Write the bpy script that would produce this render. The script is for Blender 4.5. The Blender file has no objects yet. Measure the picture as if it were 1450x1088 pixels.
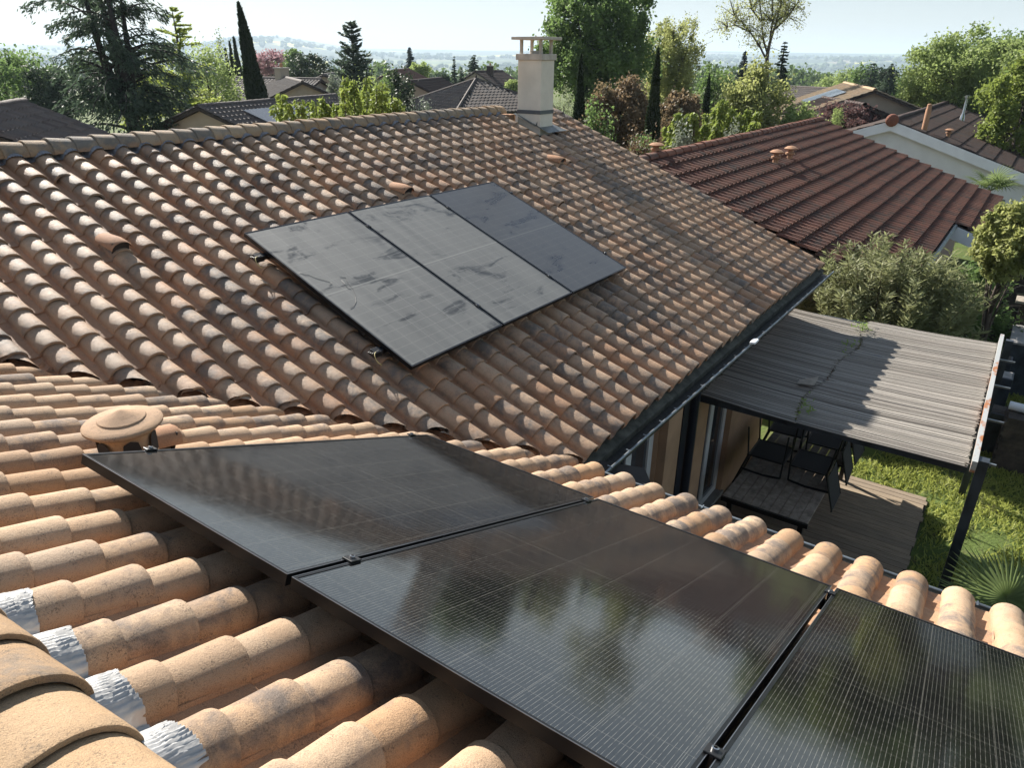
import bpy, bmesh, math, random
import numpy as np
from mathutils import Vector, Matrix, noise
R = math.radians
random.seed(7); rng = np.random.default_rng(7)
sc = bpy.context.scene
COL = sc.collection

# ------------------------------------------------------------------ camera, light, exposure
F_PX, PITCH, ROLL, AZ = 1018.03, 0.4265, 0.0090, 0.6121          # solved from the photograph (1450 x 1088)
fh = Vector((math.cos(AZ), math.sin(AZ), 0)); rt = Vector((math.sin(AZ), -math.cos(AZ), 0)); up = Vector((0, 0, 1))
CF = fh*math.cos(PITCH) - up*math.sin(PITCH); CU0 = up*math.cos(PITCH) + fh*math.sin(PITCH)
CR = rt*math.cos(ROLL) + CU0*math.sin(ROLL); CU = CU0*math.cos(ROLL) - rt*math.sin(ROLL)
cam = bpy.data.cameras.new('camera'); cam.sensor_width = 36; cam.lens = F_PX/1450*36
cam.clip_start = 0.02; cam.clip_end = 40000
camo = bpy.data.objects.new('camera', cam); COL.objects.link(camo)
camo.matrix_world = Matrix(((CR.x, CU.x, -CF.x, 0), (CR.y, CU.y, -CF.y, 0), (CR.z, CU.z, -CF.z, 0), (0, 0, 0, 1)))
sc.camera = camo
SUN = Vector((0.35, 1.0, 0.70)).normalized()
world = bpy.data.worlds.new('World'); sc.world = world; world.use_nodes = True
wn = world.node_tree.nodes; wl = world.node_tree.links
sky = wn.new('ShaderNodeTexSky'); sky.sky_type = 'NISHITA'; sky.sun_disc = False
sky.sun_elevation = math.asin(SUN.z); sky.sun_rotation = math.pi/2 - math.atan2(SUN.y, SUN.x)
sky.altitude = 200; sky.air_density = 1.0; sky.dust_density = 0.6; sky.ozone_density = 2.5
bg = wn['Background']; bg.inputs['Strength'].default_value = 0.113
gam = wn.new('ShaderNodeGamma'); gam.inputs['Gamma'].default_value = 0.50      # hazy spring air evens out the whole sky
wl.new(sky.outputs[0], gam.inputs['Color']); wl.new(gam.outputs[0], bg.inputs['Color'])
sun = bpy.data.lights.new('sun', 'SUN'); sun.energy = 5.0; sun.angle = R(0.53); sun.color = (1.0, 0.94, 0.855)
suno = bpy.data.objects.new('sun', sun); COL.objects.link(suno)
suno.rotation_euler = (-SUN).to_track_quat('-Z', 'Y').to_euler()
vs = sc.view_settings; vs.view_transform = 'Standard'; vs.look = 'None'; vs.exposure = 1.38; vs.gamma = 1; vs.use_curve_mapping = False
sc.cycles.max_bounces = 6; sc.cycles.volume_bounces = 0; sc.cycles.transparent_max_bounces = 8
sc.cycles.use_adaptive_sampling = True
GZ = -6.0                                                          # garden level below the camera

# ------------------------------------------------------------------ helpers
def ray(px, py): return CF + CR*((px-725)/F_PX) - CU*((py-544)/F_PX)
def at(px, py, dist):                                              # the point seen at a photo pixel, at a horizontal distance
    d = ray(px, py); return d*(dist/math.hypot(d.x, d.y))
def at_z(px, py, z): d = ray(px, py); return d*(z/d.z)
def to_px(p):
    p = Vector(p); z = p.dot(CF)
    return 725+F_PX*p.dot(CR)/z, 544-F_PX*p.dot(CU)/z, z
def tag(o, label=None, cat=None, group=None, kind=None):
    if label: o['label'] = label
    if cat: o['category'] = cat
    if group: o['group'] = group
    if kind: o['kind'] = kind
    return o
def world_of(o):
    return (world_of(o.parent) @ o.matrix_parent_inverse @ o.matrix_basis) if o.parent else o.matrix_basis.copy()
def link(o, parent=None):                                          # geometry is always given in world coordinates
    COL.objects.link(o)
    if parent: o.parent = parent; o.matrix_parent_inverse = world_of(parent).inverted()
    return o
def copy_tree(o, parent=None):
    c = o.copy(); COL.objects.link(c)
    if parent: c.parent = parent; c.matrix_parent_inverse = o.matrix_parent_inverse.copy()
    for ch in [x for x in COL.objects if x.parent == o]: copy_tree(ch, c)
    return c
def thing(name, label, cat, loc=(0, 0, 0), rz=0, group=None):
    o = bpy.data.objects.new(name, None); link(o); o.location = loc; o.rotation_euler = (0, 0, rz); o.empty_display_size = .1
    return tag(o, label, cat, group)
class MB:
    def __init__(s): s.v = []; s.f = []; s.m = []; s.mats = []; s.cur = 0
    def mat(s, m):
        if m not in s.mats: s.mats.append(m)
        s.cur = s.mats.index(m); return s
    def add(s, vs, fs):
        b = len(s.v); s.v += [tuple(p) for p in vs]; s.f += [tuple(i+b for i in f) for f in fs]; s.m += [s.cur]*len(fs); return s
    def box(s, a, b, rz=0, c=None):
        x0, y0, z0 = a; x1, y1, z1 = b
        P = [(x0,y0,z0),(x1,y0,z0),(x1,y1,z0),(x0,y1,z0),(x0,y0,z1),(x1,y0,z1),(x1,y1,z1),(x0,y1,z1)]
        return s.add(P, [(0,3,2,1),(4,5,6,7),(0,1,5,4),(1,2,6,5),(2,3,7,6),(3,0,4,7)])
    def bar(s, p, q, w, h=None, upv=(0,0,1)):                      # square bar between two points
        p = Vector(p); q = Vector(q); h = h or w; d = (q-p).normalized(); u = Vector(upv)
        if abs(d.dot(u)) > .98: u = Vector((1, 0, 0))
        a = d.cross(u).normalized()*w/2; b = a.cross(d).normalized()*h/2
        P = [p-a-b, p+a-b, p+a+b, p-a+b, q-a-b, q+a-b, q+a+b, q-a+b]
        return s.add(P, [(0,3,2,1),(4,5,6,7),(0,1,5,4),(1,2,6,5),(2,3,7,6),(3,0,4,7)])
    def tube(s, pts, rad, n=8, caps=True):
        pts = [Vector(p) for p in pts]; rad = rad if isinstance(rad, (list, tuple)) else [rad]*len(pts)
        V = []; Fs = []; pa = None
        for i, p in enumerate(pts):
            d = (pts[min(i+1, len(pts)-1)] - pts[max(i-1, 0)]).normalized()
            if pa is None: pa = d.orthogonal().normalized()
            a = (pa - d*pa.dot(d)); a = a.normalized() if a.length > 1e-6 else d.orthogonal().normalized(); pa = a; b = d.cross(a)
            for k in range(n):
                t = 2*math.pi*k/n; V.append(p + (a*math.cos(t) + b*math.sin(t))*rad[i])
        for i in range(len(pts)-1):
            for k in range(n): Fs.append((i*n+k, i*n+(k+1)%n, (i+1)*n+(k+1)%n, (i+1)*n+k))
        if caps: Fs.append(tuple(range(n-1, -1, -1))); Fs.append(tuple((len(pts)-1)*n+k for k in range(n)))
        return s.add(V, Fs)
    def lathe(s, prof, c=(0,0,0), n=24):
        V = []; Fs = []
        for r, z in prof:
            for k in range(n): t = 2*math.pi*k/n; V.append((c[0]+r*math.cos(t), c[1]+r*math.sin(t), c[2]+z))
        for i in range(len(prof)-1):
            for k in range(n): Fs.append((i*n+k, i*n+(k+1)%n, (i+1)*n+(k+1)%n, (i+1)*n+k))
        return s.add(V, Fs)
    def mesh(s, name, m=None, smooth=False, sharp=None):
        me = bpy.data.meshes.new(name); me.from_pydata(s.v, [], s.f)
        for x in (s.mats or ([m] if m else [])): me.materials.append(x)
        if s.mats: me.polygons.foreach_set('material_index', s.m)
        if smooth:
            me.polygons.foreach_set('use_smooth', [True]*len(me.polygons))
            if sharp: me.set_sharp_from_angle(angle=R(sharp))
        me.update(); return me
    def build(s, name, m=None, parent=None, smooth=False, sharp=None, bevel=0):
        o = link(bpy.data.objects.new(name, s.mesh(name, m, smooth, sharp)), parent)
        if bevel:
            b = o.modifiers.new('bevel', 'BEVEL'); b.width = bevel; b.segments = 2; b.limit_method = 'ANGLE'
        return o

# ------------------------------------------------------------------ materials
class NT:
    def __init__(s, name, spec=.5, rough=.8):
        s.m = bpy.data.materials.new(name); s.m.use_nodes = True; s.n = s.m.node_tree.nodes; s.l = s.m.node_tree.links
        s.b = s.n['Principled BSDF']; s.b.inputs['Roughness'].default_value = rough; s.b.inputs['Specular IOR Level'].default_value = spec
        s.tc = s.n.new('ShaderNodeTexCoord')
    def link(s, a, b): s.l.new(a, b)
    def val(s, x): return x
    def math(s, op, a, b=None, c=None, clamp=False):
        n = s.n.new('ShaderNodeMath'); n.operation = op; n.use_clamp = clamp
        for i, x in enumerate((a, b, c)):
            if x is None: continue
            if isinstance(x, (int, float)): n.inputs[i].default_value = x
            else: s.l.new(x, n.inputs[i])
        return n.outputs[0]
    def noise(s, vec, scale, detail=4, rough=.55, dist=0):
        n = s.n.new('ShaderNodeTexNoise'); n.inputs['Scale'].default_value = scale; n.inputs['Detail'].default_value = detail
        n.inputs['Roughness'].default_value = rough; n.inputs['Distortion'].default_value = dist
        s.l.new(vec, n.inputs['Vector']); return n.outputs['Fac']
    def ramp(s, fac, stops, interp='LINEAR'):
        n = s.n.new('ShaderNodeValToRGB'); n.color_ramp.interpolation = interp; e = n.color_ramp.elements
        while len(e) < len(stops): e.new(.5)
        for i, (p, c) in enumerate(stops):
            e[i].position = p; c = (c, c, c) if isinstance(c, (int, float)) else c; e[i].color = (*c[:3], 1)
        s.l.new(fac, n.inputs[0]); return n.outputs[0]
    def mix(s, fac, a, b, mode='MIX'):
        n = s.n.new('ShaderNodeMix'); n.data_type = 'RGBA'; n.blend_type = mode
        for k, x in ((0, fac), (6, a), (7, b)):
            if isinstance(x, (int, float)): n.inputs[k].default_value = x
            elif isinstance(x, tuple): n.inputs[k].default_value = (*x[:3], 1)
            else: s.l.new(x, n.inputs[k])
        return n.outputs[2]
    def mapping(s, vec, scale=(1,1,1), rot=(0,0,0)):
        n = s.n.new('ShaderNodeMapping'); n.inputs['Scale'].default_value = scale; n.inputs['Rotation'].default_value = rot
        s.l.new(vec, n.inputs['Vector']); return n.outputs[0]
    def bump(s, h, strength=.3, dist=.01):
        n = s.n.new('ShaderNodeBump'); n.inputs['Strength'].default_value = strength; n.inputs['Distance'].default_value = dist
        s.l.new(h, n.inputs['Height']); s.l.new(n.outputs[0], s.b.inputs['Normal']); return n.outputs[0]
    def col(s, c):
        if isinstance(c, tuple): s.b.inputs['Base Color'].default_value = (*c[:3], 1)
        else: s.l.new(c, s.b.inputs['Base Color'])
    def rnd_vec(s, attr):
        """object coordinates shifted by the piece's own random number"""
        if attr:
            a = s.n.new('ShaderNodeAttribute'); a.attribute_name = 'rnd'; r = a.outputs['Fac']
        else:
            a = s.n.new('ShaderNodeObjectInfo'); r = a.outputs['Random']
        k = s.math('MULTIPLY', r, 37.0); cx = s.n.new('ShaderNodeCombineXYZ')
        for i in range(3): s.l.new(k, cx.inputs[i])
        v = s.n.new('ShaderNodeVectorMath'); v.operation = 'ADD'; s.l.new(s.tc.outputs['Object'], v.inputs[0]); s.l.new(cx.outputs[0], v.inputs[1])
        return v.outputs[0], r

def plain(name, c, rough=.7, metal=0, var=.15, scale=6, bump=.15, bscale=40, spec=.5, c2=None, coord='Object'):
    t = NT(name, spec, rough); v = t.tc.outputs[coord]
    f = t.noise(v, scale, 5)
    c2 = c2 or tuple(x*(1-2*var) for x in c)
    t.col(t.ramp(f, [(.3, c2), (.7, tuple(min(1, x*(1+var)) for x in c))])); t.b.inputs['Metallic'].default_value = metal
    if bump: t.bump(t.noise(v, bscale, 4), bump, .01)
    return t.m

def clay(name, attr, pale, deep, pink, grey, greyamt, rough=.85, stain=1.0):
    t = NT(name, .35, rough); v, r = t.rnd_vec(attr)
    r2 = t.math('FRACT', t.math('MULTIPLY', r, 17.31)); r3 = t.math('FRACT', t.math('MULTIPLY', r, 57.7))
    base = t.ramp(r, [(0, deep), (.12, tuple(a*.92+b*.08 for a, b in zip(deep, grey))), (.22, pale), (.5, tuple(.6*a+.4*b for a, b in zip(pale, grey))), (.62, pink), (.8, tuple(.5*(a+b) for a, b in zip(pale, deep))), (1, pale)])
    big = t.noise(v, 9, 4, .6, .4)
    base = t.mix(t.math('MULTIPLY', t.ramp(big, [(.4, 0.0), (.65, 1.0)]), .45), base, deep)
    # grey weathering in clouds, amount differs tile by tile
    w = t.noise(v, 7.5, 6, .70, .3)
    thr = t.math('ADD', w, t.math('MULTIPLY', t.math('SUBTRACT', r2, .5), .30))
    gm = t.ramp(thr, [(.60-greyamt*.2, 0.0), (.70, 1.0)])
    base = t.mix(t.math('MULTIPLY', gm, .88*stain), base, grey)
    if not attr:                                                    # fresher orange clay low on the flanks, dirt on the crown
        sz = t.n.new('ShaderNodeSeparateXYZ'); t.link(t.tc.outputs['Object'], sz.inputs[0])
        fl = t.math('ADD', sz.outputs[2], t.math('MULTIPLY', t.math('SUBTRACT', big, .5), .10))
        base = t.mix(t.math('MULTIPLY', t.ramp(fl, [(.005, 1.0), (.045, 0.0)]), .65), base, tuple(min(1, x*y) for x, y in zip(deep, (1.08, .92, .85))))
    pit = t.ramp(t.noise(v, 420, 2, .8), [(.36, .62), (.5, 1.0)]); base = t.mix(1.0, base, pit, 'MULTIPLY')
    # fine sooty speckle
    sp = t.noise(v, 190, 3, .7); sp2 = t.noise(v, 22, 3, .6)
    sm = t.math('MULTIPLY', t.ramp(sp, [(.52, 0.0), (.62, 1.0)]), t.ramp(sp2, [(.46, 0.0), (.62, 1.0)]))
    base = t.mix(t.math('MULTIPLY', sm, .6), base, tuple(x*.32 for x in grey))
    lich = t.ramp(t.noise(v, 70, 4, .6), [(.68, 0.0), (.74, 1.0)])
    base = t.mix(t.math('MULTIPLY', lich, .35), base, (.42, .38, .30))
    base = t.mix(t.math('MULTIPLY', r3, .28), base, (.06, .045, .035))
    t.col(base)
    h = t.math('ADD', t.noise(v, 260, 5, .7), t.math('MULTIPLY', t.noise(v, 45, 4), .8))
    t.bump(h, .55, .007)
    return t.m

M = {}
# wing roof: warm sand clay; main roof: browner and greyer
A1 = dict(pale=(.53,.385,.26), deep=(.44,.275,.155), pink=(.50,.355,.235), grey=(.16,.135,.12), greyamt=.45)
A2 = dict(pale=(.49,.345,.23), deep=(.43,.25,.145), pink=(.48,.33,.215), grey=(.15,.135,.12), greyamt=.7, rough=.6)
M['tileN'] = clay('sand clay tile', False, **A1); M['tileNa'] = clay('sand clay tile pieces', True, **A1)
M['tileM'] = clay('weathered clay tile', False, **A2); M['tileMa'] = clay('weathered clay tile pieces', True, **A2)
M['ridge'] = clay('ridge clay', False, pale=(.47,.35,.23), deep=(.45,.29,.16), pink=(.40,.32,.235), grey=(.19,.18,.165), greyamt=.7)
M['ridgeN'] = clay('near ridge clay', False, pale=(.45,.315,.19), deep=(.42,.265,.14), pink=(.44,.30,.18), grey=(.19,.165,.14), greyamt=.4)
M['tileR'] = clay('red brown tile', True, pale=(.175,.078,.052), deep=(.125,.052,.038), pink=(.21,.092,.062), grey=(.06,.047,.042), greyamt=.35)
M['ridgeR'] = clay('red ridge tile', False, pale=(.30,.13,.08), deep=(.24,.09,.055), pink=(.32,.15,.1), grey=(.12,.08,.065), greyamt=.3)
M['tileW'] = clay('dark brown tile', True, pale=(.075,.046,.036), deep=(.055,.035,.03), pink=(.09,.053,.04), grey=(.05,.043,.04), greyamt=.5)
M['tileG'] = clay('grey brown tile', True, pale=(.17,.145,.13), deep=(.12,.10,.09), pink=(.19,.155,.13), grey=(.14,.13,.125), greyamt=.6)
M['tileT'] = clay('tan tile', True, pale=(.42,.32,.2), deep=(.36,.25,.15), pink=(.42,.30,.2), grey=(.25,.22,.18), greyamt=.4)
M['vent'] = clay('vent clay', False, pale=(.44,.30,.19), deep=(.40,.23,.13), pink=(.42,.27,.17), grey=(.26,.21,.17), greyamt=.3)
M['hat'] = clay('pale vent clay', False, pale=(.56,.43,.29), deep=(.54,.38,.23), pink=(.55,.38,.24), grey=(.33,.28,.22), greyamt=.25)
M['zinc'] = plain('weathered zinc', (.20,.215,.215), .5, .65, .25, 8)
M['zinc_rim'] = plain('gutter rim zinc', (.26,.29,.31), .38, .8, .2, 10, .05)
M['gutter_back'] = plain('mossy eave board', (.075,.075,.06), .9, 0, .4, 12, .4, c2=(.03,.032,.024))
M['gutter_in'] = plain('wet gutter bed', (.018,.017,.015), .6, 0, .5, 30, .5)
M['lead'] = plain('grey lead flashing', (.21,.21,.225), .7, 0, .15, 20, .25, 60)
M['alu'] = plain('crinkled aluminium flashing', (.40,.40,.395), .42, .35, .1, 20, .15, 90)
M['under'] = plain('roofing felt', (.035,.03,.028), .95)
M['wall'] = plain('orange beige render', (.40,.255,.16), .95, 0, .1, 3, .5, 120)
M['wall_brown'] = plain('mauve brown render', (.38,.275,.235), .95, 0, .08, 3, .4, 120)
M['pvc'] = plain('white pvc', (.62,.65,.68), .35, 0, .05, 3, 0)
M['pipe'] = plain('dark downpipe', (.022,.028,.045), .35, .3, .1, 5, 0)
M['chim'] = plain('cream chimney render', (.69,.635,.545), .92, 0, .08, 2.2, .35, 90)
M['chim_cap'] = plain('pale concrete', (.50,.45,.39), .9, 0, .14, 7, .4, 70)
M['band'] = plain('grey metal band', (.13,.14,.155), .45, .6, .1, 6, 0)
M['mortar'] = plain('mortar and brick', (.33,.18,.10), .95, 0, .3, 18, .8)
M['black'] = plain('black anodised aluminium', (.013,.0135,.015), .32, .5, .1, 6, 0)
M['blackp'] = plain('black plastic', (.012,.012,.013), .42, 0, .2, 10, 0)
M['edge'] = plain('bright frame edge', (.22,.23,.25), .3, .8, .1, 6, 0)
M['steel'] = plain('stainless bolt', (.45,.45,.46), .25, 1, .1, 6, 0)
M['cable'] = plain('black cable', (.012,.012,.012), .45, 0, 0, 5, 0)
M['reed_y'] = plain('yellow cable', (.45,.38,.16), .6, 0, .1, 5, 0)
M['deck'] = plain('weathered grey deck board', (.30,.235,.165), .85, 0, .25, 9, .4, 60)
def plank_mat():
    t = NT('sun bleached deck board', .3, .85); v, rn = t.rnd_vec(False); g = t.noise(t.mapping(v, (26, 1.6, 26)), 2.2, 5, .7)
    c = t.ramp(g, [(.3, (.15,.115,.08)), (.7, (.36,.285,.20))]); t.col(t.mix(t.math('MULTIPLY', rn, .45), c, (.13,.105,.085))); t.bump(g, .4, .004); return t.m
M['deck'] = plank_mat()
M['table'] = plain('grey brown slat wood', (.34,.29,.245), .7, 0, .25, 12, .3, 60)
M['chairm'] = plain('black chair tube', (.012,.012,.013), .4, .4, .1, 6, 0)
M['chairf'] = plain('dark mesh fabric', (.02,.021,.026), .85, 0, .1, 200, .3, 400)
M['steelpost'] = plain('blue grey painted steel', (.045,.055,.07), .45, .35, .3, 5, .1)
M['concrete'] = plain('grey concrete', (.28,.27,.26), .9)
M['wood_dk'] = plain('dark stained timber', (.055,.042,.034), .8, 0, .35, 8, .4, 50)
M['wood_lt'] = plain('grey timber', (.30,.26,.21), .85, 0, .2, 10, .4, 50)
M['bark'] = plain('bark', (.085,.066,.052), .95, 0, .3, 8, .6, 25)
M['bark_dk'] = plain('dark bark', (.035,.03,.027), .95, 0, .3, 8, .6, 25)
M['glass'] = plain('window glass', (.03,.035,.045), .06, 0, 0, 3, 0, spec=.8)
M['wallN1'] = plain('beige render', (.42,.35,.27), .95, 0, .08, 1, .2)
M['wallN2'] = plain('grey beige render', (.36,.32,.27), .95, 0, .08, 1, .2)
M['white'] = plain('white render', (.70,.71,.72), .9, 0, .05, 1.5, .6, 60)
M['whitew'] = plain('white painted board', (.74,.76,.79), .6, 0, .05, 2, 0)
M['shutter'] = plain('dark shutter', (.05,.045,.045), .7, 0, .1, 2, 0)
M['brass'] = plain('steel flue', (.55,.56,.58), .25, 1, .1, 6, 0)

def reed_mat():
    t = NT('weathered reed', .3, .8); a = t.n.new('ShaderNodeAttribute'); a.attribute_name = 'rnd'
    v = t.mapping(t.tc.outputs['Object'], (30, 3, 30))
    c = t.ramp(a.outputs['Fac'], [(0, (.14,.125,.115)), (.35, (.29,.265,.235)), (.75, (.41,.38,.335)), (1, (.20,.175,.15))])
    c = t.mix(t.ramp(t.noise(v, 2.0, 4), [(.4, 0.0), (.8, .45)]), c, (.17,.16,.15)); t.col(c)
    t.bump(t.noise(v, 6, 3), .3, .004); return t.m
M['reed'] = reed_mat()

def rust_mat():
    t = NT('galvanised beam with rust', .4, .45); t.b.inputs['Metallic'].default_value = .3
    v = t.tc.outputs['Object']; f = t.ramp(t.noise(t.mapping(v, (1.6, 4, 4)), 1.0, 5, .7), [(.48, 0.0), (.56, 1.0)])
    t.col(t.mix(f, (.42,.43,.42), (.38,.15,.055))); t.bump(t.noise(v, 40), .2, .01); return t.m
M['rustbeam'] = rust_mat()

def pv_glass(name, dusty=0.0, tint=(.0045,.0045,.0055), line=.5, rough=.16, gline=.25):
    """x across (1.134 m), y down the panel (1.961 m): cells, busbars and dust are print and dirt on one flat pane"""
    t = NT(name, .5, rough); t.b.inputs['IOR'].default_value = 1.5 if dusty else 1.85   # glass, anti-reflection film and cell mirror together
    sx = t.n.new('ShaderNodeSeparateXYZ'); t.link(t.tc.outputs['Object'], sx.inputs[0]); x, y = sx.outputs[0], sx.outputs[1]
    def grid(c, sp, off, w):
        f = t.math('FRACT', t.math('DIVIDE', t.math('ADD', c, off), sp)); d = t.math('ABSOLUTE', t.math('SUBTRACT', f, .5))
        return t.math('GREATER_THAN', d, .5 - w/sp/2)
    bus = grid(x, .01138, 0, .0011); cellx = grid(x, .1830, 0, .0018); celly = grid(y, .0923, 0, .0016); mid = grid(y, 1.961, 1.961/2, .006 if not dusty else .014)
    # busbars show as dashes: bright only over part of each half cell
    dash = t.ramp(t.noise(t.mapping(t.tc.outputs['Object'], (88, 34, 1)), 1.0, 1), [(.38, .25), (.52, 1.0)])
    lines = t.math('MULTIPLY', t.math('MULTIPLY', bus, t.math('ADD', t.math('MULTIPLY', dash, .8), .2)), line)
    g = t.math('MULTIPLY', t.math('MAXIMUM', celly, cellx), gline)
    g2 = t.math('MULTIPLY', mid, .5*gline)
    tot = t.math('MAXIMUM', t.math('MAXIMUM', lines, g), g2, clamp=True)
    c = t.mix(tot, tint, (.46,.45,.40))
    v = t.tc.outputs['Object']
    if dusty:
        vv = t.rnd_vec(False)[0]; d1 = t.noise(t.mapping(vv, (1.1, 2.6, 1), (0,0,.3)), 1.6, 7, .68, .6); clean = t.ramp(d1, [(.56, 1.0), (.64, .28)])
        d2 = t.noise(v, 240, 2, .6); d3 = t.noise(t.mapping(vv, (9, .8, 1), (0,0,-.25)), 1.0, 4, .6)
        dm = t.math('MULTIPLY', clean, t.math('ADD', .75, t.math('MULTIPLY', d2, .4)), clamp=True)
        dm = t.math('MULTIPLY', dm, t.ramp(d3, [(.25, .72), (.6, 1.0)]))
        dm = t.math('MULTIPLY', dm, dusty, clamp=True)
        c = t.mix(dm, c, (.168,.172,.165)); c = t.mix(t.math('MULTIPLY', t.math('MAXIMUM', g, g2), .30), c, (.42,.42,.38)); t.col(c)
        rr = t.math('ADD', t.math('MULTIPLY', dm, .38), rough); t.link(rr, t.b.inputs['Roughness'])
    else:
        d1 = t.noise(t.mapping(v, (1.5, 1.5, 1)), 2.2, 6, .7, .5); d2 = t.noise(v, 300, 2, .6)
        dm = t.math('MULTIPLY', t.ramp(d1, [(.4, .001), (.75, .010)]), t.math('ADD', .6, d2))
        c = t.mix(dm, c, (.34,.32,.28)); t.col(c)
        t.link(t.math('ADD', t.math('MULTIPLY', d1, .05), rough-.02), t.b.inputs['Roughness'])
    t.bump(t.math('ADD', t.math('MULTIPLY', t.noise(v, 420, 2), .25 if not dusty else 1.0), t.math('MULTIPLY', t.noise(v, 3.5, 2), 6.0)), .05, .0025)
    return t.m

def foliage(name, c1, c2, c3=None, trans=.45, rough=.6):
    """leaf colours per leaf; thin leaves let light through"""
    t = NT(name, .3, rough); a = t.n.new('ShaderNodeAttribute'); a.attribute_name = 'rnd'
    st = [(0, c1), (.6, c2)] + ([(.93, c2), (1, c3)] if c3 else [(1, c2)])
    col = t.ramp(a.outputs['Fac'], st); t.col(col)
    tr = t.n.new('ShaderNodeBsdfTranslucent'); t.link(t.mix(.5, col, tuple(min(1, x*1.7) for x in c2)), tr.inputs['Color'])
    mx = t.n.new('ShaderNodeMixShader'); mx.inputs[0].default_value = trans
    t.link(t.b.outputs[0], mx.inputs[1]); t.link(tr.outputs[0], mx.inputs[2]); t.link(mx.outputs[0], t.n['Material Output'].inputs['Surface'])
    return t.m

# ------------------------------------------------------------------ terrain, haze
def smooth(a, b, t): t = min(1, max(0, (t-a)/(b-a))); return t*t*(3-2*t)
def ground_h(x, y):
    r = math.hypot(x, y)
    z = GZ - .012*max(0, min(r, 220)-30) - 36*smooth(200, 800, r) - 12*smooth(800, 1600, r) + 60*smooth(1900, 4600, r) + 58*smooth(4600, 7500, r)
    z += smooth(900, 2500, r)*10*noise.noise(Vector((x/900, y/900, 3)))
    ang = math.atan2(y, x); a0 = AZ + math.atan((725-430)/F_PX/math.cos(.42)*1.0)
    z += 95*smooth(2600, 5200, r)*math.exp(-((ang-a0)/.075)**2) * (1-smooth(6500, 9000, r)*.5)
    return z
def terrain_material():
    t = NT('grass fields and woods', .2, .95); v = t.tc.outputs['Object']
    ln = t.n.new('ShaderNodeVectorMath'); ln.operation = 'LENGTH'; t.link(v, ln.inputs[0]); r = ln.outputs['Value']
    vo = t.n.new('ShaderNodeTexVoronoi'); vo.inputs['Scale'].default_value = 1; t.link(t.mapping(v, (.0022, .0045, .001), (0, 0, .5)), vo.inputs['Vector'])
    fc = t.n.new('ShaderNodeSeparateColor'); t.link(vo.outputs['Color'], fc.inputs[0])
    fields = t.ramp(fc.outputs[0], [(0, (.10,.13,.05)), (.35, (.15,.18,.06)), (.55, (.19,.165,.11)), (.74, (.13,.16,.06)), (.76, (.50,.47,.06)), (.86, (.50,.47,.06)), (.88, (.10,.14,.06))], 'CONSTANT')
    wood = t.ramp(t.noise(t.mapping(v, (.0011, .0016, .001)), 1, 4), [(.46, 0.0), (.5, 1.0)])
    fields = t.mix(wood, fields, (.035,.055,.028))
    near = t.ramp(t.noise(v, .9, 6, .7), [(.3, (.05,.075,.02)), (.55, (.085,.12,.03)), (.72, (.13,.125,.055))])
    near = t.mix(t.ramp(t.noise(v, 3.5, 5, .7), [(.52, 0.0), (.7, .7)]), near, (.085,.06,.04))
    far = t.ramp(t.math('DIVIDE', r, 400.0, clamp=True), [(.35, 0.0), (.9, 1.0)])
    t.col(t.mix(far, near, fields)); t.bump(t.noise(v, 25, 4), .5, .05); return t.m
def build_ground():
    rs = [0, 3, 6, 10, 16, 24, 34, 48, 70, 100, 140, 190, 250, 320, 400, 500, 620, 760, 920, 1100, 1300, 1550, 1850, 2200, 2600, 3000, 3500, 4000, 4600, 5200, 5800, 6500, 7200, 8000, 9500, 12000, 16000]
    n = 180; V = [(0, 0, ground_h(0, 0))]; Fs = []
    for r in rs[1:]:
        for k in range(n): a = 2*math.pi*k/n; x, y = r*math.cos(a), r*math.sin(a); V.append((x, y, ground_h(x, y)))
    for k in range(n): Fs.append((0, 1+k, 1+(k+1) % n))
    for i in range(len(rs)-2):
        for k in range(n):
            a = 1+i*n; Fs.append((a+k, a+n+k, a+n+(k+1) % n, a+(k+1) % n))
    mb = MB(); mb.add(V, Fs); o = mb.build('ground', terrain_material(), smooth=True); tag(o, kind='structure'); return o
build_ground()
HAZE = 1.9e-4
hz = NT('haze air'); hz.n.remove(hz.b); pv = hz.n.new('ShaderNodeVolumePrincipled'); pv.inputs['Density'].default_value = HAZE
pv.inputs['Color'].default_value = (.68,.85,1,1); pv.inputs['Anisotropy'].default_value = .1
hz.link(pv.outputs[0], hz.n['Material Output'].inputs['Volume'])
hb = MB(); hb.box((-17500, -17500, -75), (17500, 17500, 140)); tag(hb.build('haze', hz.m), kind='stuff')

# ------------------------------------------------------------------ roof frames (solved from the photograph)
tM, tN = 0.3887, 0.3753
PM = Vector((3.5639, 5.2175, -1.3372)); PN = Vector((0.9557, 2.5665, -1.3200))    # upper left corner of each row of panels
nM = Vector((0, -math.sin(tM), math.cos(tM))); dM = Vector((0, -math.cos(tM), -math.sin(tM)))
nN = Vector((math.sin(tN), 0, math.cos(tN))); dN = Vector((math.cos(tN), 0, -math.sin(tN)))
OFF_M, OFF_N = .198, .208                                           # pans lie this far under the panels' plane
PITCH_M, PITCH_N, ROW = .2255, .2285, .392
def pM(x, s, h=0): q = PM + dM*s + nM*(h-OFF_M); return Vector((x, q.y, q.z))
def pN(y, s, h=0): q = PN + dN*s + nN*(h-OFF_N); return Vector((q.x, y, q.z))
def frame(u, v, w, o): return Matrix(((u.x, v.x, w.x, o.x), (u.y, v.y, w.y, o.y), (u.z, v.z, w.z, o.z), (0, 0, 0, 1)))
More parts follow.
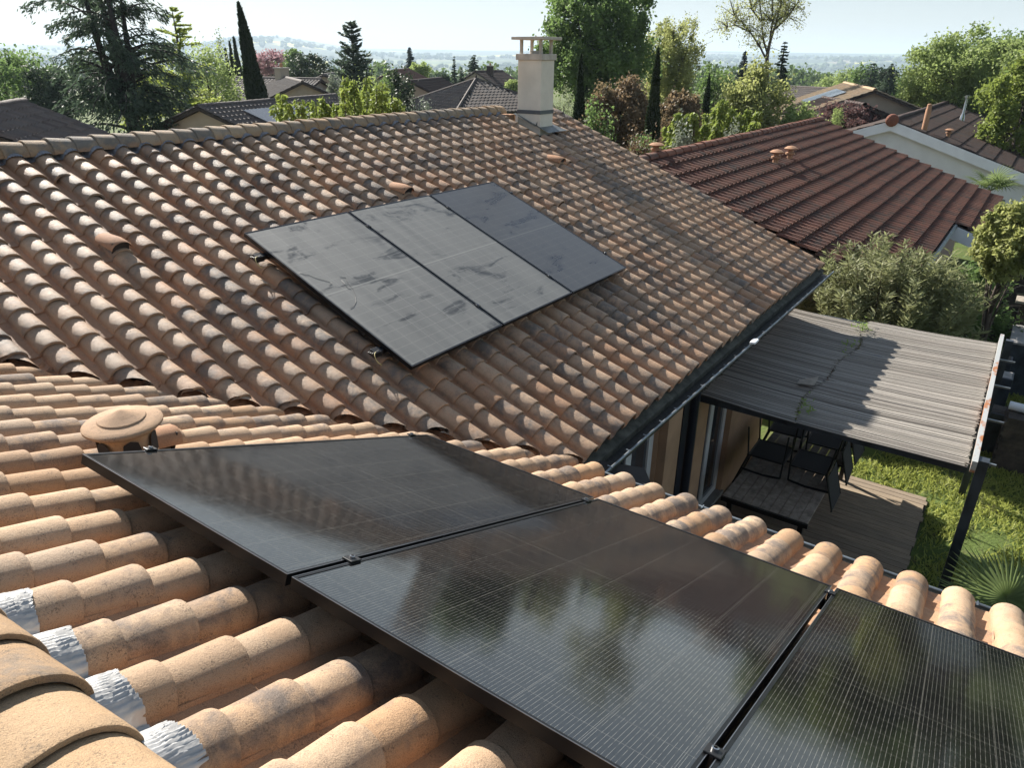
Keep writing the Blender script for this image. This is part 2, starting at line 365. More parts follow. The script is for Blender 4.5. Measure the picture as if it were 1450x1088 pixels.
# valley line: pans of both roofs meet
oM = PM - nM*OFF_M; oN = PN - nN*OFF_N
def zM(y, h=0): q = oM + nM*h; return (nM.dot(q) - nM.y*y)/nM.z
def zN(x, h=0): q = oN + nN*h; return (nN.dot(q) - nN.x*x)/nN.z
def valley_x(y): return (nN.dot(oN) - nN.z*zM(y))/nN.x
VA = Vector((valley_x(6), 6, zM(6))); VB = Vector((valley_x(2), 2, zM(2))); VD = (VB-VA).normalized()
VN = Vector((-VD.y, VD.x, 0)).normalized()                          # horizontal normal, towards the main roof
if VN.x < 0: VN = -VN

# ------------------------------------------------------------------ clay tile
def tile_geo(pitch, arc=8, rows=3, seed=0, H=.079, Rw=.083, amp=.0012, length=ROW, flare=.10, pan=True):
    """one interlocking barrel tile with a false joint half way; x across, y down, z out of the roof"""
    V = []; Fs = []; half = length/2; r_ = random.Random(seed)
    def nz(x, y, z): return noise.noise(Vector((x*14+seed*3.1, y*9, z*14)))*amp
    for k in (0, 1):
        last = k == 1; v0 = k*half-.028; v1 = (k+1)*half; st = []
        for i in range(rows): t = i/rows; st.append((v0+(v1-.007-v0)*t, 1-flare+flare*t, .016*t if last else .013*t))
        top = (.016 if last else .013)
        st += [(v1-.007, 1.0, top), (v1-.002, .992, top-.0005), (v1, .97, top-.001)]
        th = .016 if last else .012
        st += [(v1-.001, 1-th/Rw, top-.002), (v1-(.05 if last else .012), 1-th/Rw, top-.004)]
        b = len(V)
        for (y, sc_, lift) in st:
            for j in range(arc+1):
                a = math.pi*j/arc; x = -math.cos(a)*Rw*sc_; z = math.sin(a)**.92*H*sc_ if 0 < j < arc else 0
                z += lift if 0 < j < arc else lift*.3
                V.append((x + nz(x, y, 1), y, max(z + nz(x, y, z), 0 if j in (0, arc) else -1)))
        for i in range(len(st)-1):
            for j in range(arc): q = b+i*(arc+1)+j; Fs.append((q, q+1, q+arc+2, q+arc+1)[::-1])
    if pan:
        x0, x1 = Rw*.93, pitch - Rw*.84; b = len(V)
        ys = [(-.03, 0), (length-.008, .013), (length, .010), (length, -.004)]
        for (y, l) in ys:
            for j, xx in enumerate((x0, x0+.006, (x0+x1)/2, x1-.006, x1)):
                V.append((xx, y, l + (.014, .003, .0, .003, .014)[j]*(1 if l > 0 or y < 0 else 0)))
        for i in range(3):
            for j in range(4): q = b+i*5+j; Fs.append((q, q+1, q+6, q+5)[::-1])
    return V, Fs

def flip_check(V, Fs):                                              # make faces look outwards (+z)
    a, b, c = (Vector(V[i]) for i in Fs[len(Fs)//6][:3])
    return Fs if (b-a).cross(c-a).z > 0 else [f[::-1] for f in Fs]

def make_tile_meshes(name, pitch, mat, arc, rows, n):
    out = []
    for i in range(n):
        V, Fs = tile_geo(pitch, arc, rows, seed=i+1); mb = MB(); mb.add(V, flip_check(V, Fs))
        out.append(mb.mesh(name, mat, smooth=True, sharp=38))
    return out
hiN = make_tile_meshes('tile', PITCH_N, M['tileN'], 12, 5, 6); hiM = make_tile_meshes('tile', PITCH_M, M['tileM'], 9, 3, 6)
lowN = [tile_geo(PITCH_N, 8, 2, seed=i+1) for i in range(3)]; lowM = [tile_geo(PITCH_M, 9, 2, seed=i+1) for i in range(4)]

# ------------------------------------------------------------------ house
house = thing('house', 'L-shaped house with clay barrel tile roofs and cream chimney, carrying the solar panels', 'house', (6, 4, GZ))
def roof_deck(name, pts, label):
    mb = MB(); n = len(pts); lo = [Vector(p)-Vector((0, 0, .12)) for p in pts]
    mb.add([*pts, *lo], [tuple(range(n)), tuple(range(2*n-1, n-1, -1))] + [(i, (i+1) % n, n+(i+1) % n, n+i)[::-1] for i in range(n)])
    o = mb.build(name, M['under'], house); o['label'] = label; return o
mX0, mX1, sTop, sEndM = .2, 11.12, -1.83, 3.29
sEndN = 3.345
main_roof = roof_deck('main_roof', [pM(mX1, sTop, -.012), pM(-7, sTop, -.012), pM(-7, -.5, -.012), pM(valley_x(6.), (PM.y-6.)/math.cos(tM), -.012), pM(valley_x(2.2)-.02, sEndM-.03, -.012), pM(mX1, sEndM-.03, -.012)][::-1],
    'weathered brown grey barrel tile slope with the chimney')
wing_roof = roof_deck('wing_roof', [pN(6.2, -.55, -.012), pN(-3.4, -.55, -.012), pN(-3.4, sEndN-.03, -.012), pN(2.15, sEndN-.03, -.012), pN(4.4, .55, -.012), pN(5.6, -.5, -.012)],
    'sunlit sand coloured barrel tile slope in the foreground')
# back slopes so that the house is closed from every side
bk = MB(); bk.add([pM(-7, sTop, -.012), pM(mX1, sTop, -.012), pM(mX1, sTop, -.012)+Vector((0, 4.9, -2.0)), pM(-7, sTop, -.012)+Vector((0, 4.9, -2.0))], [(0, 1, 2, 3)])
bk.add([pN(6.2, -.55, -.012), pN(-3.4, -.55, -.012), pN(-3.4, -.55, -.012)+Vector((-3.6, 0, -1.4)), pN(6.2, -.55, -.012)+Vector((-3.6, 0, -1.4))], [(0, 1, 2, 3)])
bk.build('rear_roof', M['tileMa'], house)

def in_chimney(p): return 9.60 < p.x < 10.25 and 6.38 < p.y < 7.2
cand = []
for c in range(60):                                                # main roof
    x = 11.02 - c*PITCH_M
    if x < .9: break
    for r in range(13):
        s0 = sEndM - (r+1)*ROW; ctr = pM(x, s0+ROW/2, .05)
        cand.append(('M', x, s0, ctr))
for c in range(60):                                                # wing roof
    y = .002 + PITCH_N*20 - c*PITCH_N
    if y < -3.3: break
    for r in range(10):
        s0 = sEndN - (r+1)*ROW; ctr = pN(y, s0+ROW/2, .05)
        cand.append(('N', y, s0, ctr))
def panel_covered(kind, a, s0):
    s = s0+ROW/2
    if kind == 'M': return 3.75 < a < 6.85 and .0 < s < 1.75
    return a < 2.40 and .25 < s < 1.75 and a > -2.2
todo = []
VENTS = []
for (k, a, s0, ctr) in cand:
    d = (ctr - VA).dot(VN)                                          # + on the main roof's side of the valley
    if k == 'M' and d < -.26 : continue
    if k == 'N' and d > .20: continue
    if k == 'M' and in_chimney(ctr): continue
    cut = None
    if k == 'M' and d < .30: cut = (VA + VN*(.015 + .02*random.random()), -VN)
    if k == 'N' and d > -.42: cut = (VA - VN*.075, VN)
    px, py, z = to_px(ctr)
    vis = z > .2 and -60 < px < 1510 and -40 < py < 1150
    area = 1/(z*z) if vis else 0
    if panel_covered(k, a, s0): area *= .02
    todo.append([area, k, a, s0, cut])
todo.sort(key=lambda t: -t[0])
stuffM, stuffN = MB(), MB(); rndM, rndN = [], []
for idx, (area, k, a, s0, cut) in enumerate(todo):
    solo = idx < 292 and area > 0
    jit = (random.gauss(0, .003), random.gauss(0, .0055), random.random()*.005)
    if k == 'M': o = pM(a+jit[0], s0+jit[1], jit[2]); mtx = frame(Vector((-1, 0, 0)), dM, nM, o)
    else: o = pN(a+jit[0], s0+jit[1], jit[2]); mtx = frame(Vector((0, -1, 0)), dN, nN, o)
    if random.random() < .03 and not cut: mtx = mtx @ Matrix.Translation((random.gauss(0, .006), random.uniform(.008, .03), .003)) @ Matrix.Rotation(random.gauss(0, .035), 4, 'Z')
    mtx = mtx @ Matrix.Rotation(random.gauss(0, .013), 4, 'Z') @ Matrix.Rotation(random.gauss(0, .006), 4, 'X')
    if cut:
        V, Fs = tile_geo(PITCH_M if k == 'M' else PITCH_N, 9, 4, seed=idx); Fs = flip_check(V, Fs)
        bm = bmesh.new(); bv = [bm.verts.new(mtx @ Vector(v)) for v in V]
        for f in Fs: bm.faces.new([bv[i] for i in f])
        ang = random.gauss(0, .05); cn = Matrix.Rotation(ang, 3, 'Z') @ cut[1]; c0 = cut[0] + VD*((mtx.translation-cut[0]).dot(VD))
        bmesh.ops.bisect_plane(bm, geom=bm.verts[:]+bm.edges[:]+bm.faces[:], plane_co=c0, plane_no=cn, clear_outer=True)
        if not bm.faces: bm.free(); continue
        if solo:
            inv = mtx.inverted()
            for v in bm.verts: v.co = inv @ v.co
            me = bpy.data.meshes.new('tile'); bm.to_mesh(me); me.materials.append(M['tileM' if k == 'M' else 'tileN'])
            me.polygons.foreach_set('use_smooth', [True]*len(me.polygons)); me.set_sharp_from_angle(angle=R(38))
            ob = bpy.data.objects.new('tile', me)
        else:
            bm.verts.ensure_lookup_table(); bm.verts.index_update(); tgt, rr = (stuffM, rndM) if k == 'M' else (stuffN, rndN)
            rv = random.random(); tgt.add([v.co[:] for v in bm.verts], [[v.index for v in f.verts] for f in bm.faces]); rr += [rv]*len(bm.faces); bm.free(); continue
        bm.free()
    elif solo: ob = bpy.data.objects.new('tile', random.choice(hiM if k == 'M' else hiN))
    else:
        V, Fs = random.choice(lowM if k == 'M' else lowN); Fs = flip_check(V, Fs); tgt, rr = (stuffM, rndM) if k == 'M' else (stuffN, rndN)
        rv = random.random(); tgt.add([mtx @ Vector(v) for v in V], Fs); rr += [rv]*len(Fs); continue
    link(ob, main_roof if k == 'M' else wing_roof); ob.matrix_basis = mtx
def face_rnd(me, vals):
    at_ = me.attributes.new('rnd', 'FLOAT', 'FACE'); at_.data.foreach_set('value', np.asarray(vals, dtype=np.float32))
for mb, rr, nm, m, par in ((stuffM, rndM, 'tiles', M['tileMa'], main_roof), (stuffN, rndN, 'tiles', M['tileNa'], wing_roof)):
    o = mb.build(nm, m, par, smooth=True, sharp=38); face_rnd(o.data, rr); tag(o, kind='stuff')

# ridge tiles: big half-round caps along both ridges
def ridge_run(par, start, d, n, upn, rad, label, mat, length=.39, hires=False):
    """start: point on the ridge axis; d: direction the lips point to"""
    side = d.cross(upn).normalized(); V = []; Fs = []
    meshes = []
    for sd in range(4):
        V, Fs = tile_geo(rad*2, 18 if hires else 12, 5 if hires else 3, seed=sd+20, H=rad*.92, Rw=rad, amp=.002, length=length, flare=.06, pan=False)
        mb = MB(); mb.add(V, flip_check(V, Fs)); meshes.append(mb.mesh('ridge_tile', mat, smooth=True, sharp=38))
    u = d.cross(upn).normalized(); w = u.cross(d).normalized()
    for i in range(n):
        o = bpy.data.objects.new('ridge_tile', random.choice(meshes)); link(o, par)
        o.matrix_basis = frame(u, d, w, start + d*(i*length) + w*random.gauss(0, .002)) @ Matrix.Rotation(random.gauss(0, .012), 4, 'Z')
        if i == 0 and label: pass
ridge_z = pM(0, sTop, 0)
ridge_run(main_roof, Vector((9.62, ridge_z.y+.05, ridge_z.z+.035)), Vector((-1, 0, 0)), 24, up, .125, None, M['ridge'])
wr = pN(0, -.545, 0)
ridge_run(wing_roof, Vector((wr.x-.135, 3.90-.215, wr.z+.055)), Vector((0, -1, 0)), 16, up, .165, None, M['ridgeN'], .39, True)
# pleated flashing strips under the ridge tiles
def flashing(par, k, a0, a1, s0, s1, mat, name, amp=.006, lift=.016, fine=900):
    n = int(abs(a1-a0)/.0035); V = []; Fs = []; cols = 9; pit = PITCH_M if k == 'M' else PITCH_N
    for i in range(n+1):
        a = a0+(a1-a0)*i/n; ph = ((a - (11.02 if k == 'M' else .002)) / pit + .5) % 1 - .5
        x = ph*pit; zb = .078*math.sqrt(max(0, 1-(x/.083)**2)) if abs(x) < .083 else 0
        for j in range(cols):
            t = j/(cols-1); ragged = .010*math.sin(a*31)+.007*noise.noise(Vector((a*26, 1, 0)))
            s = s0+(s1+ragged-s0)*t
            h = zb*(1+.0*t) + lift + amp*math.sin(a*fine + 3*noise.noise(Vector((a*6, t*3, 0))))*(t+.3) + .0022*noise.noise(Vector((a*30, s*40, 5)))
            V.append(pM(a, s, h) if k == 'M' else pN(a, s, h))
    for i in range(n):
        for j in range(cols-1): q = i*cols+j; Fs.append((q, q+1, q+cols+1, q+cols))
    mb = MB(); mb.add(V, Fs); return mb.build(name, mat, par, smooth=True)
flashing(main_roof, 'M', 2.0, 9.5, -1.95, -1.755, M['lead'], 'ridge_flashing', .0025, .018, 300)
flashing(wing_roof, 'N', .25, 2.6, -.56, -.468, M['alu'], 'ridge_flashing', .0035, .018, 640)
# crumbly mortar under the cut tiles along the valley
vm = MB(); V = []; Fs = []; n_ = 420; L_ = (VB-VA).length+.75; a0_ = VA - VD*1.2
for i in range(n_+1):
    p = a0_ + VD*(L_*i/n_); nz = noise.noise(Vector((i*.21, 0, 0))); nz2 = noise.noise(Vector((i*.5, 7, 0)))
    V += [p + VN*(.035+.02*nz2) + Vector((0, 0, -.04)), p + VN*(.05+.02*nz) + Vector((0, 0, .028+.028*nz)), p + VN*(.12+.02*nz2) + Vector((0, 0, .045+.03*nz2))]
for i in range(n_): 
    for j in range(2): q = i*3+j; Fs.append((q, q+3, q+4, q+1))
vm.add(V, Fs); vm.build('valley_mortar', M['mortar'], house)
# wire hook on the near ridge
wh = MB(); c0 = Vector((wr.x-.135, 1.365, wr.z+.055))
arcp = [c0 + Vector((math.cos(t)*.158, 0, math.sin(t)*.148)) for t in [R(20+8*i) for i in range(16)]]
wh.tube(arcp, .004, 6); wh.tube([arcp[12]+Vector((0,.002,.004)), arcp[12]+Vector((0,.05,.012)), arcp[14]+Vector((0,.055,.012)), arcp[14]+Vector((0,.004,.004))], .0022, 5)
wh.build('ridge_clip', M['wood_dk'], wing_roof, smooth=True)

# verge (gable edge) of the main roof: edge tiles hang over the gable
vg = MB()
for i in range(13):
    s0 = sEndM-(i+1)*ROW
    vg.add([pM(mX1, s0, .0), pM(mX1, s0+ROW, .012), pM(mX1, s0+ROW, -.13), pM(mX1, s0, -.14), pM(mX1+.02, s0, .0), pM(mX1+.02, s0+ROW, .012), pM(mX1+.02, s0+ROW, -.13), pM(mX1+.02, s0, -.14)],
           [(0,1,2,3), (7,6,5,4), (0,4,5,1), (1,5,6,2)])
vg.build('verge', M['tileM'], main_roof)
# valley gutter
vl = MB(); q0 = VA + VD*-1.2; q1 = VB + VD*.25
for sgn, rise in ((1, .0), (-1, .0)):
    s_ = VN*sgn*.16
    vl.add([q0+Vector((0,0,-.05)), q1+Vector((0,0,-.05)), q1+s_+Vector((0,0,.0)), q0+s_+Vector((0,0,.0))], [(0,1,2,3)])
vl.build('valley_gutter', M['under'], house)

# hooded vent tiles
def vent_tile(par, mt, wide=1.0):
    mb = MB(); V = []; Fs = []; n = 12
    rows_ = [(-.12, .55, .0), (-.02, .95, .018), (.10, 1.05, .055), (.20, 1.05, .075), (.215, 1.0, .073)]
    for y, sc_, lf in rows_:
        for j in range(n+1): a_ = math.pi*j/n; V.append(mt @ Vector((-math.cos(a_)*.078*sc_*wide, y, math.sin(a_)*.065*sc_*wide + lf)))
    for i in range(len(rows_)-1):
        for j in range(n): q = i*(n+1)+j; Fs.append((q, q+1, q+n+2, q+n+1))
    mb.add(V, Fs); ob = mb.build('vent_tile', M['vent'], par, smooth=True)
    ob['label'] = 'hooded orange vent tile with a dark opening'
    m2 = MB(); m2.box((-.066, .185, .04), (.066, .19, .125))
    for xx in (-.03, 0, .03): m2.mat(M['vent']).box((xx-.006, .19, .06), (xx+.006, .205, .13)) if False else None
    m2.v = [tuple(mt @ Vector(v)) for v in m2.v]; m2.build('vent_opening', M['under'], par)
for x, s_ in ((2.75, -.45), (5.83, -.45), (8.88, -.45)):
    c = round((11.02-x)/PITCH_M); vent_tile(main_roof, frame(Vector((-1,0,0)), dM, nM, pM(11.02-c*PITCH_M, s_, .022)))
vent_tile(wing_roof, frame(Vector((0,-1,0)), dN, nN, pN(.002+PITCH_N*13, .40, .045)), 1.0)

# chimney
cx0, cx1, cy0, cy1 = 9.765, 10.125, 6.375, 6.80
mb = MB(); mb.box((cx0, cy0, -1.75), (cx1, cy1, -.03)); chim = mb.build('chimney', M['chim'], house, bevel=.008)
chim['label'] = 'square cream rendered chimney with a slab cap on four posts'
mb = MB(); mb.box((cx0-.025, cy0-.025, -.03), (cx1+.025, cy1+.025, .055)); mb.build('chimney_collar', M['chim_cap'], chim, bevel=.006)
mb = MB(); mb.box((cx0-.006, cy0-.006, -.785), (cx1+.006, cy1+.006, -.73)); mb.build('metal_band', M['band'], chim)
mb = MB(); mb.box((cx0-.075, cy0-.075, .245), (cx1+.075, cy1+.075, .285)); mb.build('cap_slab', M['chim_cap'], chim, bevel=.005)
for i, (x, y) in enumerate(((cx0+.03, cy0+.03), (cx1-.05, cy0+.03), (cx0+.03, cy1-.05), (cx1-.05, cy1-.05))):
    mb = MB(); mb.box((x, y, .055), (x+.04, y+.04, .245)); mb.build('cap_post', M['chim_cap'], chim, bevel=.003)
mb = MB(); mb.lathe([(.10, .055), (.10, .10), (.085, .10), (.085, .06)], ((cx0+cx1)/2, (cy0+cy1)/2, 0), 20); mb.build('flue', M['chim_cap'], chim)
bm = bmesh.new(); bmesh.ops.create_uvsphere(bm, u_segments=20, v_segments=14, radius=1)
for v in bm.verts: v.co = Vector((v.co.x*.13+cx1+.005, v.co.y*.16+cy0+.2, v.co.z*.235-.33))
me = bpy.data.meshes.new('elbow_cover'); bm.to_mesh(me); me.materials.append(M['chim']); me.polygons.foreach_set('use_smooth', [True]*len(me.polygons))
link(bpy.data.objects.new('elbow_cover', me), chim)
# metal apron below the chimney, side flashings, brick stub at the ridge end
mb = MB(); s0, s1 = -1.27, -1.02
mb.add([pM(cx0-.05, s0, .10), pM(cx1+.06, s0, .10), pM(cx1+.16, s1, .105), pM(cx0-.03, s1, .105), pM(cx0, s0-.02, .16), pM(cx1, s0-.02, .16)], [(0,3,2,1), (0,1,5,4)])
mb.add([pM(cx0-.07, -1.7, .095), pM(cx0, -1.7, .10), pM(cx0, s0, .10), pM(cx0-.07, s0, .095)], [(0,1,2,3)])
mb.add([pM(cx1+.07, -1.7, .095), pM(cx1, -1.7, .10), pM(cx1, s0, .10), pM(cx1+.07, s0, .095)], [(0,3,2,1)])
mb.build('chimney_flashing', M['zinc'], house)
mb = MB(); mb.box((9.50, 6.83, -1.1), (9.76, 7.05, -.80)); mb.build('ridge_end_mortar', M['mortar'], house, bevel=.01)

# gutters
def gutter(p, q, outn, name, rad=.085, hooks=.45):
    p = Vector(p); q = Vector(q); d = (q-p).normalized(); L = (q-p).length; outn = Vector(outn)
    n = 10; V = []; Fs = []
    for e in (p, q):
        for rr in (rad, rad-.004):
            for j in range(n+1): a = math.pi*j/n; V.append(e + outn*(-math.cos(a)*rr) - up*(math.sin(a)*rr))
    w = n+1
    for j in range(n):
        Fs.append((j, j+1, 2*w+j+1, 2*w+j)); Fs.append((w+j+1, w+j, 3*w+j, 3*w+j+1))
        Fs.append((j, w+j, w+j+1, j+1)); Fs.append((2*w+j+1, 3*w+j+1, 3*w+j, 2*w+j))
    mb = MB(); mb.add(V, Fs); g = mb.build(name, M['zinc'], house, smooth=True, sharp=40)
    mb = MB(); mb.tube([p+outn*rad, q+outn*rad], .011, 8); mb.build('gutter_rim', M['zinc_rim'], g, smooth=True, sharp=50)
    mb = MB(); mb.add([p-outn*(rad-.01)-up*(rad-.035), q-outn*(rad-.01)-up*(rad-.035), q+outn*(rad-.02)-up*(rad-.03), p+outn*(rad-.02)-up*(rad-.03)], [(0,1,2,3)]); mb.build('leaf_litter', M['gutter_in'], g)
    k = int(L/hooks)
    for i in range(k):
        c = p + d*(i+.5)*L/k; mb = MB(); mb.bar(c+outn*(rad-.03)+up*.012, c+outn*(rad+.016)+up*.010, .010, .003); mb.build('gutter_hook', M['zinc_rim'], g)
    return g
ge = pM(0, sEndM, 0)
gM = gutter((4.12, ge.y-.075, ge.z-.055), (mX1+.05, ge.y-.075, ge.z-.065), (0, -1, 0), 'gutter', .095, .3)
gE = pN(0, sEndN, 0)
gN = gutter((gE.x+.06, ge.y-.14, gE.z-.045), (gE.x+.06, -3.3, gE.z-.055), (1, 0, 0), 'gutter', .075, .5)
# sloping mossy board between tile ends and gutter
mb = MB(); mb.add([pM(4.1, sEndM-.10, -.03), pM(mX1, sEndM-.10, -.03), Vector((mX1, ge.y-.045, ge.z-.055)), Vector((4.1, ge.y-.045, ge.z-.055)), Vector((4.1, ge.y-.04, ge.z-.12)), Vector((mX1, ge.y-.04, ge.z-.12))], [(0,1,2,3), (3,2,5,4)])
mb.build('eaves_board', M['gutter_back'], house)
# walls
mb = MB(); WY = 2.68; WX = 3.62
def wall_box(a, b, m='wall', name='wall'): mb = MB(); mb.box(a, b); return mb.build(name, M[m], house)
DT = -3.05
for (x0, x1) in ((3.62, 5.45), (6.62, 8.05), (9.25, 11.0)): wall_box((x0, WY, GZ), (x1, WY+.3, DT))
wall_box((3.62, WY, DT), (11.0, WY+.3, -2.6))
wall_box((10.7, WY+.3, GZ), (11.0, 11.2, -2.75))
mb = MB()
mb.add([Vector((10.7, WY, -2.75)), Vector((10.7, 11.2, -2.75)), pM(10.7, sTop, -.15), Vector((11.0, WY, -2.75)), Vector((11.0, 11.2, -2.75)), pM(11.0, sTop, -.15)], [(0,1,2),(5,4,3),(0,2,5,3),(1,4,5,2)])
mb.build('gable_wall', M['wall'], house)
wall_box((WX-.3, -3.2, GZ), (WX, WY, -2.75)); wall_box((-2.9, -3.2, GZ), (WX-.3, -2.9, -2.4)); wall_box((-3.2, -3.2, GZ), (-2.9, 11.2, -2.6)); wall_box((-2.9, 10.9, GZ), (10.7, 11.2, -2.75))
mb = MB(); mb.box((3.7, ge.y+.06, ge.z-.14), (11.0, WY, ge.z-.12)); mb.build('soffit', M['wood_dk'], house)
# sliding doors in the wall under the eaves
def door(x0, x1, zb, name='glazed_door', inset=.14):
    f = MB(); w = .11; y = WY+inset
    f.box((x0, y, zb), (x0+w, y+.07, DT)); f.box((x1-w, y, zb), (x1, y+.07, DT)); f.box((x0+w, y, DT-w), (x1-w, y+.07, DT)); f.box((x0+w, y, zb), (x1-w, y+.07, zb+w))
    xm = (x0+x1)/2; f.box((xm-w*.6, y+.01, zb+w), (xm+w*.6, y+.06, DT-w))
    fr = f.build(name, M['pvc'], house)
    for a_, b_ in ((x0+w, xm-w*.6), (xm+w*.6, x1-w)):
        g = MB(); g.box((a_, y+.025, zb+w), (b_, y+.035, DT-w)); g.build('pane', M['glass'], fr)
    b = MB(); b.box((x0, WY+.25, zb), (x1, WY+.28, DT)); b.build('curtain', M['wallN1'], fr)
    s = MB(); s.box((x0-.04, WY-.03, zb-.06), (x1+.04, WY+.13, zb-.004)); s.build('sill', M['concrete'], fr)
door(5.45, 6.62, GZ+.15, inset=.05); door(8.05, 9.25, GZ+.15, inset=.08)
# shallow rendered piers and the dark downpipe
wall_box((6.64, WY-.10, GZ), (7.02, WY-.003, -2.86)); wall_box((7.62, WY-.06, GZ), (8.02, WY-.003, -2.86))
mb = MB(); mb.tube([(7.38, WY-.10, GZ), (7.38, WY-.10, -3.0), (7.30, WY-.35, -2.85)], .055, 12); mb.build('downpipe', M['pipe'], house, smooth=True, sharp=50)
mb = MB(); mb.box((7.10, WY-.085, GZ), (7.26, WY-.004, -2.87)); mb.build('downpipe_cover', M['pipe'], house)
mb = MB(); mb.box((7.46, 2.03, ge.z-.05), (7.60, 2.09, ge.z-.02)); mb.v = [tuple(Vector(v)) for v in mb.v]
o = mb.build('plastic_scrap', M['whitew'], None, bevel=.01); tag(o, 'small white plastic block lying on the gutter above the reed shade', 'scrap')

# clay mushroom vent
o_ = pN(2.86, .385, .02); v0 = o_.z+.062
mv = MB(); mv.lathe([(.118, -.20), (.112, .02), (.098, .07), (.10, .10), (.112, .145), (.15, .165)], (o_.x, o_.y, v0), 28)
vent = mv.build('mushroom_vent', M['hat'], wing_roof, smooth=True, sharp=50); vent['label'] = 'round clay vent with a wide conical hat'
mv = MB(); mv.lathe([(.112, .135), (.140, .150), (.155, .164), (.155, .173), (.147, .180), (.12, .184), (.095, .190), (.091, .196), (.045, .213), (.012, .229), (0, .231)], (o_.x, o_.y, v0), 36)
mv.build('vent_hat', M['hat'], vent, smooth=True, sharp=35)
for k in range(6):
    a = R(60*k+12); c = Vector((math.cos(a), math.sin(a), 0)); t_ = Vector((-c.y, c.x, 0)); mv = MB(); P = []
    for (uu, hh) in ((-.032, .03), (.032, .03), (.038, .07), (.028, .118), (0, .128), (-.028, .118), (-.038, .07)):
        P.append(Vector((o_.x, o_.y, v0+hh)) + c*(.112 if hh > .1 else .108) + t_*uu)
    mv.add(P, [tuple(range(7))]); mv.build('vent_slot', M['under'], vent)
mv = MB(); mv.box((o_.x-.16, o_.y-.13, v0-.16), (o_.x+.14, o_.y+.12, v0-.06)); mv.build('vent_base', M['vent'], vent, bevel=.02)

# ------------------------------------------------------------------ solar panels
PW, PL, GAP = 1.134, 1.961, .02
GL_N = pv_glass('dark module glass', 0, line=.21, rough=.06, gline=.12)
GL_M1 = pv_glass('dusty module glass', .86, (.012,.0125,.014), line=.10, rough=.27, gline=.7)
GL_M3 = pv_glass('less dusty module glass', .33, (.012,.014,.022), line=.10, rough=.24, gline=.25)
def solar_panel(corner, u, d, n, glass, label, group):
    """corner: upper left corner of the top face, u across, d down the slope"""
    mt = frame(u, d, n, corner) if u.cross(d).dot(n) > 0 else None
    e = thing('solar_panel', label, 'solar panel', group=group); e.matrix_basis = mt
    def part(name, boxes, m, bevel=0, tr=None):
        mb = MB()
        for b in boxes: mb.box(*b)
        o = mb.build(name, m, None, bevel=bevel); o.parent = e; o.matrix_parent_inverse = Matrix.Identity(4); return o
    fw, th = .011, .035
    part('frame', [((0, 0, -th), (fw, PL, 0)), ((PW-fw, 0, -th), (PW, PL, 0)), ((fw, 0, -th), (PW-fw, fw, 0)), ((fw, PL-fw, -th), (PW-fw, PL, 0)),
                   ((fw, fw, -th), (fw+.02, PL-fw, -th+.002)), ((PW-fw-.02, fw, -th), (PW-fw, PL-fw, -th+.002))], M['black'])
    part('frame_edge', [((-.0006, 0, -.0006), (.0016, PL, .0009)), ((PW-.0016, 0, -.0006), (PW+.0006, PL, .0009)), ((.0016, -.0006, -.0006), (PW-.0016, .0016, .0009)), ((.0016, PL-.0016, -.0006), (PW-.0016, PL+.0006, .0009))], M['edge'])
    part('glass', [((fw, fw, -.008), (PW-fw, PL-fw, -.0018))], glass)
    part('junction_box', [((PW/2-.05, PL/2-.03, -.028), (PW/2+.05, PL/2+.03, -.0081))], M['blackp'])
    return e
def clamp(e, x, y, mid=True):
    mb = MB(); w = .021 if mid else .016
    mb.box((x-w, y-.022, .001), (x+w, y+.022, .007)); mb.box((x-.006, y-.02, -.06), (x+.006, y+.02, .001))
    o = mb.build('clamp', M['blackp'], None, bevel=.002); o.parent = e; o.matrix_parent_inverse = Matrix.Identity(4)
    m2 = MB(); m2.lathe([(.009, .007), (.009, .014), (.005, .0145), (.005, .009)], (x, y, 0), 12)
    b = m2.build('bolt', M['steel'], None, smooth=False); b.parent = o; b.matrix_parent_inverse = Matrix.Identity(4)
uM = Vector((1, 0, 0))
# local frames: glass object coordinates run x across, y down; flip so that the frame stays right handed
def panels(kind):
    out = []
    if kind == 'M':
        labs = ['dusty grey solar panel, leftmost of the upper three, with thin dark cracks', 'dusty grey solar panel in the middle of the upper three, with rubbed dark patches', 'bluish black solar panel on the main roof, rightmost of the upper three']
        for i in range(3):
            c = PM + uM*(i*(PW+GAP)+PW)                              # upper right corner, x runs back to the left
            e = solar_panel(c, -uM, dM, nM, [GL_M1, GL_M1, GL_M3][i], labs[i], 'solar panels on the main roof'); out.append(e)
            if i > 0:
                for y in (.28, PL-.30): clamp(e, PW+GAP/2, y)
        for y in (.28, PL-.30): clamp(out[2], -.008, y, False)
    else:
        labs = ['glossy black solar panel nearest the clay mushroom vent, in the foreground row', 'glossy black solar panel in the middle of the foreground, reflecting trees', 'glossy black solar panel cut off by the bottom right corner of the photo', 'glossy black solar panel at the far right end of the foreground row']
        for i in range(4):
            c = PN + Vector((0, -1, 0))*(i*(PW+GAP))
            e = solar_panel(c, Vector((0, -1, 0)), dN, nN, GL_N, labs[i], 'solar panels on the wing roof'); out.append(e)
            if i > 0:
                for y in (.24, PL-.115): clamp(e, -GAP/2, y)
        for y in (.26, PL-.13): clamp(out[0], -.008, y, False)
    return out
panM = panels('M'); panN = panels('N')
clamp(panN[0], PW-.18, 0, False) if False else None
